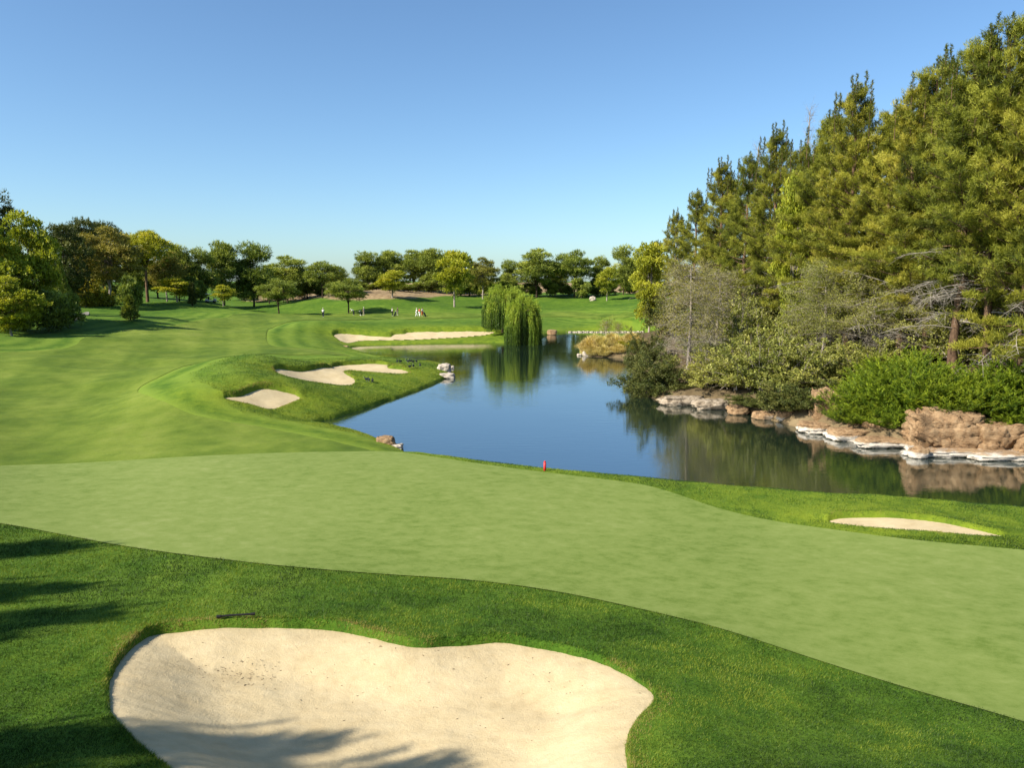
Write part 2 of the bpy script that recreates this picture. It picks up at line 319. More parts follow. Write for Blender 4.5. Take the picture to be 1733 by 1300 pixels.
def ground(x, y, sand=False):
    x = np.asarray(x, float); y = np.asarray(y, float)
    z = z0(x, y)
    near_ = np.clip((y - 34) / 20, 0, 1)
    for (m, p) in zip(MOUNDS, mpts): z = z + m[2] * np.exp(-((x - p[0]) / m[3]) ** 2 - ((y - p[1]) / m[4]) ** 2)
    gd, _, _ = sdf(x, y, gpoly, 3.0)
    rough = sstep(gd / 1.5)
    z = z + rough * (0.10 * (vn(x, y, 2.6, 2, 3.3) - .5) + 0.05 * (vn(x, y, .8, 2, 1.1) - .5)) + (0.3 * (vn(x, y, 11, 1, 5.1) - .5) + .45 * rough * (vn(x, y, 5.5, 2, 3.1) - .5)) * near_
    bankf = sstep((x - 10) / 6) * sstep((y - 36) / 4); z = z + bankf * 0.35 * (vn(x, y, 2.2, 3, 8.3) - .5)
    wd, wx, wy = sdf(x, y, wpoly, 12.0)
    wdn = wd + 0.35 * (vn(x, y, 1.4, 2, 2.2) - .5) * sstep((y - 35) / 10) * sstep((90 - y) / 15)
    Lb = np.where(y < 34, .55, np.where(x > 8, 1.0, 1.5)) + .5 * sstep((y - 75) / 20)
    land = z * (1 - np.exp(-np.maximum(wdn, 0) / Lb)) + 0.13 * sstep(wdn / .12)
    land = np.minimum(land, z + .05)
    z = np.where(wdn > 0, land, np.maximum(-1.6, wdn * .7))
    zs = None; zland = z
    for s in SANDS:
        d, gx, gy = sdf(x, y, s['poly'], 8.0)
        if s is SANDS[0]: d = d + 0.05 * (vn(x, y, .35, 2, 4.4) - .5)
        F = np.clip(gy * 1.1 + .15 - gx * .6, 0, 1) if s is not SANDS[1] else np.clip(gy * 1.2, 0, 1)
        base = zland
        sz = base - .05 - s['bowl'] * sstep(-d / 1.6) * np.clip(1, 0, 1)
        if s is SANDS[0]:
            sz = sz + .05 * (vn(x, y, 1.6, 2, 6.1) - .5) + .012 * (vn(x, y, .18, 2, 1.9) - .5) + .014 * (vn(x * .35 + y, y - x * .2, .22, 1, 7.7) - .5)
        zs = np.where(d < .5, sz, zs if zs is not None else -99.0)
        up = z + s['lip'] * F * np.exp(-np.maximum(d, 0) / s['L'])
        lo = sz - .12
        z = np.where(d < 8, lo + (up - lo) * sstep((d + s['w'] * .3) / s['w']), z)
    return (z, zs) if sand else z
def G(x, y): return float(ground(np.array([x]), np.array([y]))[0])
def at(px, Y):        # world x,z for a pixel column at distance Y
    z = 2.0
    for _ in range(5):
        x = (px - CX) / FPX * (Y * CP - (z - CZ) * SP); z = G(x, Y)
    return x, z

# ------------------------------------------------------------------ ground sheets
Yr = np.concatenate([np.linspace(-40, 6.8, 40), np.exp(np.linspace(math.log(7), math.log(270), 860)), np.exp(np.linspace(math.log(276), math.log(2500), 50))])
U = np.concatenate([np.linspace(-2.6, -.84, 60), np.linspace(-.83, .83, 880), np.linspace(.84, 2.6, 60)])
Wd = np.maximum(Yr, 7) + 3
gx_ = U[None, :] * Wd[:, None]; gy_ = np.broadcast_to(Yr[:, None], gx_.shape)
gz_, sz_ = ground(gx_, gy_, True)
ny, nx = gx_.shape
vid = np.arange(ny * nx).reshape(ny, nx)
QF = np.stack([vid[:-1, :-1], vid[:-1, 1:], vid[1:, 1:], vid[1:, :-1]], -1).reshape(-1, 4)
XX, YY, ZZ = gx_.ravel(), gy_.ravel(), gz_.ravel()
fd, fgx, fgy = sdf(XX, YY, fpoly, 14.0); f2d, f2x, f2y = sdf(XX, YY, f2poly, 14.0)
gd, ggx, ggy = sdf(XX, YY, gpoly, 6.0); wd_, _, _ = sdf(XX, YY, wpoly, 14.0)
sandd = np.full(len(XX), 6.0); sdl = []
for s in SANDS:
    d, a, b = sdf(XX, YY, s['poly'], 6.0); sdl.append(d); sandd = np.minimum(sandd, d)
# bare soil: right bank under the pines, hill edge under the far trees
soil = sstep((XX - 7.5) / 2) * sstep((YY - 34.5) / 3) * sstep((128 - YY) / 12); litter = soil * (.75 + .25 * sstep((wd_ - .35) / 1.0))
hill = [(555,500),(470,512),(440,497),(400,500),(380,512),(300,520),(265,516),(262,500),(330,480),(600,482),(1100,480),(1130,497),(1070,496),(1040,489),(940,493),(915,496),(830,500),(780,498),(735,503),(700,506),(660,508),(610,508)]
hp = np.array([(-400, 330)] + [(-400, 190), (-140, 190), (-112, 172)] + [tuple(q) for q in unproj([(140,505),(262,512),(300,517),(345,516),(372,512),(400,510),(440,510),(500,507),(555,506),(610,509),(660,508),(700,505),(735,502),(780,500),(830,500),(885,497),(940,494),(1000,493.5),(1060,496),(1110,500)])] + [(60, 150), (110, 120), (400, 190), (400, 330)])
hd, _, _ = sdf(XX, YY, hp, 8.0)
soil = np.maximum(soil, sstep((XX / np.maximum(YY, 1) + .355) / .02) * sstep((-hd + 1.0 + 3 * (vn(XX, YY, 5, 2, 1.2) - .5)) / 2))
mb = MB(); mb.add(np.stack([XX, YY, ZZ], 1), QF, 0.5)

m, nt, out = new_mat('rough grass ground')
big = noise_n(nt, .16, 4, .6); midn = noise_n(nt, 1.3, 4, .65); fine = noise_n(nt, 14, 4, .7)
mixn = math_n(nt, 'ADD', math_n(nt, 'MULTIPLY', big, .35), math_n(nt, 'ADD', math_n(nt, 'MULTIPLY', midn, .35), math_n(nt, 'MULTIPLY', fine, .3)))
gcol = ramp(nt, [(.32, (.022, .058, .006)), (.45, (.048, .105, .009)), (.57, (.090, .155, .014)), (.70, (.165, .22, .025))], mixn)
# first cut: mowing lines that follow the fairway edge
fwa = attr(nt, 'fw'); lines = math_n(nt, 'SINE', math_n(nt, 'MULTIPLY', math_n(nt, 'ADD', fwa, math_n(nt, 'MULTIPLY', big, 1.4)), 2.3))
lm = math_n(nt, 'MULTIPLY', math_n(nt, 'ADD', math_n(nt, 'MULTIPLY', lines, .5), .5), math_n(nt, 'SUBTRACT', 1.0, math_n(nt, 'DIVIDE', fwa, 11.0), True), True)
gcol = mixc(nt, math_n(nt, 'MULTIPLY', lm, .8), gcol, (.165, .235, .028))
# longer yellow-green grass near bunkers and pond edge
yn = math_n(nt, 'MULTIPLY', attr(nt, 'lush'), math_n(nt, 'ADD', math_n(nt, 'MULTIPLY', midn, 1.6), -.25), True)
gcol = mixc(nt, math_n(nt, 'MULTIPLY', yn, .8), gcol, (.21, .25, .018))
scol = ramp(nt, [(.35, (.12, .08, .04)), (.5, (.27, .19, .10)), (.65, (.40, .30, .165))], math_n(nt, 'ADD', math_n(nt, 'MULTIPLY', big, .4), math_n(nt, 'MULTIPLY', midn, .6)))
scol = mixc(nt, math_n(nt, 'MULTIPLY', attr(nt, 'litter'), .75), scol, (.055, .042, .022))
gcol = mixc(nt, attr(nt, 'soil'), gcol, scol)
princ(nt, out, gcol, .95, .1, math_n(nt, 'ADD', math_n(nt, 'MULTIPLY', fine, .4), midn), .55, .12)
M['ground'] = m
lush = np.clip(np.exp(-np.maximum(sandd, 0) / 1.6) + .8 * np.exp(-np.maximum(wd_, 0) / 5) * (np.abs(XX + 5) < 26), 0, 1) * sstep((YY - 17) / 3)
gob = mb.build('ground', m, smooth=True, extra=dict(fw=np.clip(np.minimum(fd, f2d), 0, 14), soil=soil, lush=lush, litter=litter))
tag(gob, 'rolling mown grass and bare earth banks of the golf course', kind='structure')

def sheet(name, d, gx, gy, off0, offk, mat, label, zf=None):
    """the cells of the ground grid inside an outline, rim vertices moved onto the outline"""
    ins = (d < 0).reshape(ny, nx); c = ins[:-1, :-1] | ins[1:, :-1] | ins[:-1, 1:] | ins[1:, 1:]
    F = QF[c.ravel()]; use = np.unique(F); remap = -np.ones(len(XX), int); remap[use] = np.arange(len(use))
    x = XX[use].copy(); y = YY[use].copy(); dd = d[use]; o = dd > 0
    lim = 1.6 * np.maximum(.06, .005 * y)
    mv = np.minimum(dd, 3) * o
    x -= gx[use] * mv; y -= gy[use] * mv
    z = ground(x, y) if zf is None else zf(x, y)
    z = z + off0 + offk * y
    mb = MB(); mb.add(np.stack([x, y, z], 1), remap[F], .5)
    ob = mb.build(name, mat, smooth=True); tag(ob, label, kind='structure'); return ob
# fairway
m, nt, out = new_mat('fairway turf')
tc = nt.nodes.new('ShaderNodeTexCoord'); mp = nt.nodes.new('ShaderNodeMapping'); mp.inputs['Rotation'].default_value = (0, 0, R_(-20)); nt.links.new(tc.outputs['Object'], mp.inputs[0])
sx = nt.nodes.new('ShaderNodeSeparateXYZ'); nt.links.new(mp.outputs[0], sx.inputs[0])
big = noise_n(nt, .07, 4, .6); mid2 = noise_n(nt, .5, 4, .6); st2 = noise_n(nt, .8, 6, .7, stretch=(.9, .6, 1, R_(-20)))
wob = math_n(nt, 'ADD', sx.outputs[0], math_n(nt, 'MULTIPLY', mid2, .7))
strp = math_n(nt, 'MULTIPLY', math_n(nt, 'SINE', math_n(nt, 'MULTIPLY', wob, 1.05)), 2.5)
strp = math_n(nt, 'MINIMUM', math_n(nt, 'MAXIMUM', strp, -1), 1)
sfac = math_n(nt, 'ADD', math_n(nt, 'MULTIPLY', strp, .030), math_n(nt, 'ADD', math_n(nt, 'MULTIPLY', big, .6), math_n(nt, 'MULTIPLY', st2, .4)))
col = ramp(nt, [(.34, (.052, .092, .010)), (.46, (.088, .135, .014)), (.57, (.135, .182, .023)), (.70, (.19, .225, .04))], sfac)
princ(nt, out, col, .95, .1, noise_n(nt, 7, 4, .7), .4, .06); M['fair'] = m
sheet('fairway', fd, fgx, fgy, .006, .0004, m, 'long striped mown fairway sweeping left of the pond to the far trees')
sheet('fairway', f2d, f2x, f2y, .006, .0004, m, 'narrow light band of mown fairway beyond the pond, right of the willows')
# putting green
m, nt, out = new_mat('putting green turf')
a1 = noise_n(nt, 2.2, 6, .75, stretch=(.8, 1.0, 1, R_(30))); a2 = noise_n(nt, .12, 3, .5); a3 = noise_n(nt, 60, 3, .7)
sf = math_n(nt, 'ADD', math_n(nt, 'MULTIPLY', a1, .55), math_n(nt, 'ADD', math_n(nt, 'MULTIPLY', a2, .3), math_n(nt, 'MULTIPLY', a3, .15)))
col = ramp(nt, [(.38, (.105, .155, .026)), (.47, (.15, .20, .044)), (.56, (.178, .225, .056)), (.68, (.23, .265, .085))], sf)
princ(nt, out, col, .95, .1, a3, .25, .01); M['green'] = m
sheet('putting_green', gd, ggx, ggy, .014, .0006, m, 'smooth pale putting green across the middle of the view')
# sand
m, nt, out = new_mat('bunker sand')
a1 = noise_n(nt, .9, 4, .6); a2 = noise_n(nt, 45, 5, .75); a3 = noise_n(nt, 5, 4, .6, stretch=(.7, 1.1, 1, R_(-40)))
sf = math_n(nt, 'ADD', math_n(nt, 'MULTIPLY', a1, .4), math_n(nt, 'ADD', math_n(nt, 'MULTIPLY', a2, .3), math_n(nt, 'MULTIPLY', a3, .3)))
col = ramp(nt, [(.3, (.38, .29, .155)), (.45, (.48, .38, .215)), (.62, (.55, .45, .27))], sf)
a4 = noise_n(nt, 14, 3, .6)
princ(nt, out, col, .95, .1, math_n(nt, 'ADD', math_n(nt, 'ADD', a2, a4), math_n(nt, 'MULTIPLY', a3, .6)), .6, .02); M['sand'] = m
for s, d in zip(SANDS, sdl):
    ins = (d < .35).reshape(ny, nx); c = ins[:-1, :-1] & ins[1:, :-1] & ins[:-1, 1:] & ins[1:, 1:]
    F = QF[c.ravel()]; use = np.unique(F); remap = -np.ones(len(XX), int); remap[use] = np.arange(len(use))
    zz = ground(XX[use], YY[use], True)[1]
    mb = MB(); mb.add(np.stack([XX[use], YY[use], zz], 1), remap[F], .5)
    tag(mb.build('sand_bunker', M['sand'], smooth=True), s['nm'], kind='structure')
# water
m, nt, out = new_mat('pond water')
w1 = noise_n(nt, 2.2, 3, .5, stretch=(.45, 1.5, 1)); w2 = noise_n(nt, 9, 2, .5, stretch=(.5, 1.4, 1)); w3 = noise_n(nt, .12, 2, .5)
amp = math_n(nt, 'MULTIPLY', math_n(nt, 'SUBTRACT', w3, .36, True), 2.5, True)
hgt = math_n(nt, 'ADD', math_n(nt, 'MULTIPLY', math_n(nt, 'MULTIPLY', w1, amp), 1.0), math_n(nt, 'MULTIPLY', w2, .12))
p = princ(nt, out, (.010, .020, .012), .015, .5, hgt, .20, .06); p.inputs['IOR'].default_value = 3.2; gl = nt.nodes.new('ShaderNodeBsdfGlossy'); gl.inputs['Color'].default_value = (.86, .93, 1, 1); gl.inputs['Roughness'].default_value = .02; mxw = nt.nodes.new('ShaderNodeMixShader'); mxw.inputs[0].default_value = .20; nt.links.new(p.outputs[0], mxw.inputs[1]); nt.links.new(gl.outputs[0], mxw.inputs[2]); nt.links.new(mxw.outputs[0], out.inputs[0]); bmp = [n for n in nt.nodes if n.type == 'BUMP'][0]; nt.links.new(bmp.outputs[0], gl.inputs['Normal'])
M['water'] = m
mb = MB(); mb.add([(-40, 12, 0), (90, 5, 0), (90, 160, 0), (-40, 160, 0)], [[0, 1, 2, 3]])
tag(mb.build('water', m), 'calm pond reflecting the sky and the trees', kind='structure')

# ------------------------------------------------------------------ grass blades
def blades(name, n, xr, yr, cond, L, W, label, mat='grass', seed=1, lean=.45, lushk=0.0, tadd=0.0):
    r = np.random.default_rng(seed); y = yr[0] * (yr[1] / yr[0]) ** r.random(n) if True else 0
    x = r.uniform(xr[0], xr[1], n) * (y + 1.0)
    k = cond(x, y); x = x[k]; y = y[k]; z = ground(x, y) - .004
    scale = np.clip(y / 13, .8, 6) ** .8
    ntv = vn(x, y, 1.3, 4, 9.9) * .6 + vn(x, y, .22, 2, 2.9) * .2 + vn(x, y, 5, 1, 4.4) * .2
    tint = .02 + .95 * np.clip((ntv - .36) / .27, 0, 1) * .74
    sd0 = np.full(len(x), 6.0)
    for s in SANDS: sd0 = np.minimum(sd0, sdf(x, y, s['poly'], 6.0)[0])
    tint = tint + .45 * np.exp(-np.maximum(sd0 - .02, 0) / .28) * vn(x, y, .3, 2, 3.7) + .12 * np.exp(-np.maximum(sd0, 0) / .7)
    tint = tint + tadd
    if lushk: tint = tint + lushk * np.exp(-np.maximum(sdf(x, y, wpoly, 9.)[0], 0) / 4) * np.clip(vn(x, y, 1.5, 3, 5.5) * 2 - .4, 0, 1)
    tint = np.clip(tint + r.normal(0, .18, len(x)), 0, .78 + .22 * (sd0 < .35))
    leanv = np.stack([.25 + .5 * (vn(x, y, .8, 2, 8.1) - .5), .5 * (vn(x, y, .8, 2, 12.1) - .5), np.ones(len(x))], 1)
    d = unit(leanv + lean * r.normal(size=(len(x), 3)) * np.array([1, 1, .25])); d[:, 2] = np.abs(d[:, 2])
    s_ = unit(np.cross(d, r.normal(size=(len(x), 3)) * np.array([1, 1, .2]) + 1e-6))
    l = (L * scale * r.uniform(.5, 1.3, len(x)) * (.55 + .9 * vn(x, y, .5, 2, 6.6)))[:, None]; w = (W * scale * r.uniform(.7, 1.3, len(x)))[:, None]
    p = np.stack([x, y, z], 1)
    V = np.stack([p - s_ * w * .5, p + s_ * w * .5, p + d * l], 1).reshape(-1, 3)
    mb = MB(); mb.add(V, np.arange(len(V)).reshape(-1, 3), np.repeat(tint, 3)); o = mb.build(name, M[mat])
    tag(o, label, 'grass', kind='stuff'); return o
def outside(x, y, marg=-.035, sm=.0):
    k = (sdf(x, y, gpoly, 3.)[0] > marg) & (sdf(x, y, wpoly, 3.)[0] > .15) & (sdf(x, y, fpoly, 3.)[0] > .05)
    for s in SANDS: k &= sdf(x, y, s['poly'], 3.)[0] > sm
    return k
blades('foreground_grass', 620000, (-.82, .82), (6.5, 22), lambda x, y: outside(x, y), .048, .0088, 'thick rough grass around the foreground bunker and below the green', seed=11)
blades('pond_edge_grass', 200000, (-.2, .80), (20, 33.5), lambda x, y: outside(x, y), .030, .008, 'strip of rough grass between the putting green and the pond', seed=12)
blades('point_grass', 480000, (-.62, -.02), (33, 90), lambda x, y: outside(x, y) & (np.minimum(sdf(x, y, wpoly, 9.)[0], np.min([sdf(x, y, s['poly'], 9.)[0] for s in SANDS[2:]], axis=0)) < .6 + 2.2 * np.random.default_rng(2).exponential(size=len(x))) & (sdf(x, y, fpoly, 9.)[0] > 2.2 + 1.5 * vn(x, y, 2, 2, 4.1)), .021, .009, 'shaggy rough grass on the grassy point between its bunkers and the water', seed=13, lushk=.5, tadd=.07)
fringe_sd = lambda x, y: sdf(x, y, SANDS[0]['poly'], 2.)[0]
blades('bunker_fringe_grass', 420000, (-.62, .35), (8.5, 16), lambda x, y: (fringe_sd(x, y) > -.03) & (fringe_sd(x, y) < .02 + .11 * np.random.default_rng(5).exponential(size=len(x))), .062, .0075, 'shaggy yellowing grass hanging over the lip of the foreground bunker', seed=14, lean=.6, tadd=.16)
def near_far_sand(x, y):
    d = np.min([sdf(x, y, q['poly'], 2.)[0] for q in SANDS[1:]], axis=0); return (d > -.02) & (d < .5)
blades('far_bunker_fringe', 300000, (-.45, .70), (22, 118), near_far_sand, .040, .008, 'longer grass along the lips of the far bunkers', seed=15, lean=.6)

def debris():
    r = np.random.default_rng(44); c = unproj([(410, 1155), (300, 1130), (700, 1120), (900, 1180), (600, 1180), (1000, 1210)], ground)
    k = r.choice(6, 240, p=[.4, .15, .12, .11, .12, .1]); p = c[k] + r.normal(0, 1, (240, 2)) * np.where(k[:, None] == 0, [[.35, .22]], [[.9, .6]])
    z = ground(p[:, 0], p[:, 1], True)[1] + .006; ok = sdf(p[:, 0], p[:, 1], SANDS[0]['poly'], 2.)[0] < -.1
    P = np.stack([p[:, 0], p[:, 1], z], 1)[ok]; d = r.normal(size=(len(P), 3)) * [1, .4, .08]
    mb = MB(); leaves(mb, P, d, 1, .055, .014, .05, r, quad=True, tint=.3, tv=.3); o = mb.build('fallen_debris', M['debris']); tag(o, 'dry twigs and leaf bits scattered on the foreground sand', 'debris', kind='stuff')
M['debris'] = leaf_mat('dry debris', [(0, (.05, .035, .015)), (1, (.22, .16, .08))], .0)
debris()
# ------------------------------------------------------------------ tree builders
def limb_pts(o, az, el, ln, r, n=6, curve=.25):
    P = [np.array(o, float)]; e = el; a = az
    for i in range(n - 1):
        e += curve / (n - 1) + r.normal(0, .06); a += r.normal(0, .10)
        P.append(P[-1] + ln / (n - 1) * np.array([math.cos(e) * math.cos(a), math.cos(e) * math.sin(a), math.sin(e)]))
    return np.array(P)
def tall_pine(seed, H=20.0, R=4.6, base=.30, nl=64, dead=10, needles=14, mat='pine', low_side=None):
    r = np.random.default_rng(seed); root = empty('tall_pine'); tb = MB(); cb = MB(); db = MB()
    tz = np.linspace(0, H * .96, 14); bend = np.cumsum(r.normal(0, .10, (14, 2)), 0)
    tp = np.stack([bend[:, 0], bend[:, 1], tz], 1); tp[0, :2] = 0
    rad = .24 * (1 - tz / H) ** .8 + .02; rad[0] *= 1.35
    tb.tube(tp, rad, 10)
    def trunk_at(z): return np.array([np.interp(z, tz, tp[:, 0]), np.interp(z, tz, tp[:, 1]), z])
    AP = []; AD = []; AT = []
    for i in range(nl):
        u = (i + r.random()) / nl; t = base + (1 - base) * u ** .92 * .91
        prof = (1 - (t - base) / (1 - base)) ** .72 * (0.55 + .45 * min(1, (t - base) / .12)) + .03
        ln = R * prof * r.uniform(.6, 1.2); az = i * 2.4 + r.normal(0, .4); el = -.10 + 1.0 * (t - base) / (1 - base) + r.normal(0, .12)
        P = limb_pts(trunk_at(t * H), az, el, ln, r, 6, .32)
        tb.tube(P, np.linspace(.06 * (1.2 - t), .012, 6), 4, caps=False)
        ns = int(5 + ln * 2.3)
        lt = r.normal(0, .12)
        for j in range(ns):
            s = .25 + .75 * (j + r.random()) / ns; k = s * 5; k0 = min(int(k), 4); q = P[k0] + (P[k0 + 1] - P[k0]) * (k - k0)
            dirv = unit((P[k0 + 1] - P[k0])[None])[0]; sa = r.choice([-1, 1]) * r.uniform(.3, 1.2)
            c_, s_ = math.cos(sa), math.sin(sa); dv = np.array([dirv[0] * c_ - dirv[1] * s_, dirv[0] * s_ + dirv[1] * c_, dirv[2] * .5 + r.uniform(.1, .5)]); dv = dv / np.linalg.norm(dv)
            sl = (.35 + .38 * ln * (1.05 - s)) * r.uniform(.6, 1.1)
            tb.tube(np.array([q, q + dv * sl * .5 + [0, 0, .02], q + dv * sl]), [.012, .009, .005], 3, caps=False)
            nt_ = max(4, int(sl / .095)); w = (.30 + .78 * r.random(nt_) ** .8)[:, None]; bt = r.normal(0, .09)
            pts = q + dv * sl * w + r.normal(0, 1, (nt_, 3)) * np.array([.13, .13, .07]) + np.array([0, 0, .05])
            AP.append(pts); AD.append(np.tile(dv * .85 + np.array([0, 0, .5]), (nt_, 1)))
            AT.append(.38 + lt + bt + .52 * (w[:, 0] - .5) + .12 * (s - .5) + r.normal(0, .06, nt_))  # inner needles tinted dark, outer ones bright: shaded crown gaps painted into the tint
    # candles at the top: upright leaders closely set with short tufts
    for i in range(int(r.integers(9, 14))):
        a = r.random() * 6.28; rr = (0 if i == 0 else r.uniform(.5, 2.1)); top = trunk_at(H * .93); b = top + [rr * math.cos(a), rr * math.sin(a), -rr * 1.1 - .4]
        hh = (H - b[2]) if i == 0 else r.uniform(1.4, 3.3)
        n = int(hh / .045); w = np.linspace(0, 1, n)[:, None]; tb.tube(np.array([b, b + [0, 0, hh * .5], b + [0, 0, hh]]), [.03, .02, .008], 4, caps=False)
        rw = (.34 * (1 - w) ** .8 + .02) * (1 + .5 * np.sin(w * hh * 9 + i)); an = r.random((n, 1)) * 6.28
        pts = b + np.array([0, 0, 1]) * w * hh + np.concatenate([rw * np.cos(an) * .6, rw * np.sin(an) * .6, 0 * an], 1)
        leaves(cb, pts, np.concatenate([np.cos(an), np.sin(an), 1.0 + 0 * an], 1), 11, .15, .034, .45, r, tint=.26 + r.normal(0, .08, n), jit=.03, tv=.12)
    AP = np.concatenate(AP); AD = np.concatenate(AD); AT = np.concatenate(AT)
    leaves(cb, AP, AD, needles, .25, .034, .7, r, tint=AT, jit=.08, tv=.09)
    for i in range(dead):
        t = r.uniform(.12, base + .16); P = limb_pts(trunk_at(t * H), r.random() * 6.28, r.uniform(-.15, .3), R * r.uniform(.4, 1.05), r, 7, -.35)
        db.tube(P, np.linspace(.038, .01, 7), 5, caps=False)
        for j in range(14):
            k = r.uniform(1.5, 5.9); k0 = int(k); q = P[k0] + (P[min(k0 + 1, 6)] - P[k0]) * (k - k0)
            Q = limb_pts(q, r.random() * 6.28, r.uniform(-.6, .5), r.uniform(.4, 1.3), r, 4, -.4); db.tube(Q, np.linspace(.013, .004, 4), 3, caps=False)
            for _ in range(3):
                Q2 = limb_pts(Q[int(r.integers(1, 4))], r.random() * 6.28, r.uniform(-.7, .4), r.uniform(.2, .6), r, 3, -.3); db.tube(Q2, [.007, .005, .003], 3, caps=False)
    tb.build('trunk', M['bark'], root, smooth=True); cb.build('crown', M[mat], root)
    if dead: db.build('bare_branch', M['deadwood'], root)
    root['dim'] = (H, 2 * R * .95); return root
def round_tree(name, seed, H=12., Wd_=9., trunk_h=.22, lobes=26, per=70, k=9, L=.42, W=.12, mat='pinefar', bk='darkbark', flat=.0, quad=False, lobe_r=.17, cone=0.0, lean=0.0):
    r = np.random.default_rng(seed); root = empty(name); tb = MB(); cb = MB()
    z0_ = H * trunk_h; ch = (H - z0_) / 2; cc = np.array([lean, 0, z0_ + ch]); ra = Wd_ / 2
    tp = np.array([[0, 0, -.3], [lean * .2, 0, z0_ * .5], [lean * .5, .1, z0_], [lean, 0, z0_ + ch]]); tb.tube(tp, [.028 * H * .7, .02 * H * .8, .015 * H, .004 * H], 8)
    for i in range(lobes):
        v = unit(r.normal(size=(1, 3)))[0]; rr = r.uniform(.35, .85) ** .7
        v[2] = v[2] * (1 - flat) ; sc = 1 - cone * max(0, (v[2] * rr + 1) / 2)
        c = cc + v * rr * np.array([ra * sc, ra * sc, ch]); lr = H * lobe_r * r.uniform(.6, 1.15)
        if c[2] < z0_ + lr * .2: c[2] = z0_ + lr * r.uniform(.2, .6)
        tb.tube(np.array([tp[2] + (tp[3] - tp[2]) * r.random(), (tp[3] + c) / 2 + [0, 0, -.2], c]), [.006 * H, .004 * H, .002 * H], 4, caps=False)
        n = per; d = unit(r.normal(size=(n, 3))); d[:, 2] = np.where(r.random(n) < .7, np.abs(d[:, 2]), d[:, 2]); d[:, 2] *= .85
        P = c + d * lr * r.uniform(.55, 1.05, (n, 1)) * np.array([1.15, 1.15, .75])
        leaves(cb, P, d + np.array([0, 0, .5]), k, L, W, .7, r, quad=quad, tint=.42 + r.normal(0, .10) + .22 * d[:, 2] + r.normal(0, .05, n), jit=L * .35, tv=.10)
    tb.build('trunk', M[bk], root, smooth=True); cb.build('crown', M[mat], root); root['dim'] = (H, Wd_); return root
def conifer_column(name, seed, H=4., Wd_=2., mat='darkshrub', k=7, L=.3, W=.09, n=900, power=.6, trunk=.08, bk='darkbark'):
    r = np.random.default_rng(seed); root = empty(name); tb = MB(); cb = MB()
    tb.tube([[0, 0, -.2], [0, 0, H * .5], [0, 0, H * .93]], [.03 * H, .018 * H, .004 * H], 7)
    t = r.random(n) ** .8; a = r.random(n) * 6.28; rr = Wd_ / 2 * (1 - t) ** power * np.minimum(1, (t + .05) / .12) * (r.uniform(.55, 1.1, n)) * (1 + .25 * np.sin(a * 3 + t * 9))
    P = np.stack([rr * np.cos(a), rr * np.sin(a), H * (trunk + (1 - trunk) * t * .97)], 1)
    leaves(cb, P, np.stack([np.cos(a), np.sin(a), .9 + 0 * a], 1), k, L, W, .55, r, tint=.45 + .15 * np.sin(a * 4 + t * 14) + r.normal(0, .08, n), jit=L * .2)
    tb.build('trunk', M[bk], root, smooth=True); cb.build('crown', M[mat], root); root['dim'] = (H, Wd_); return root
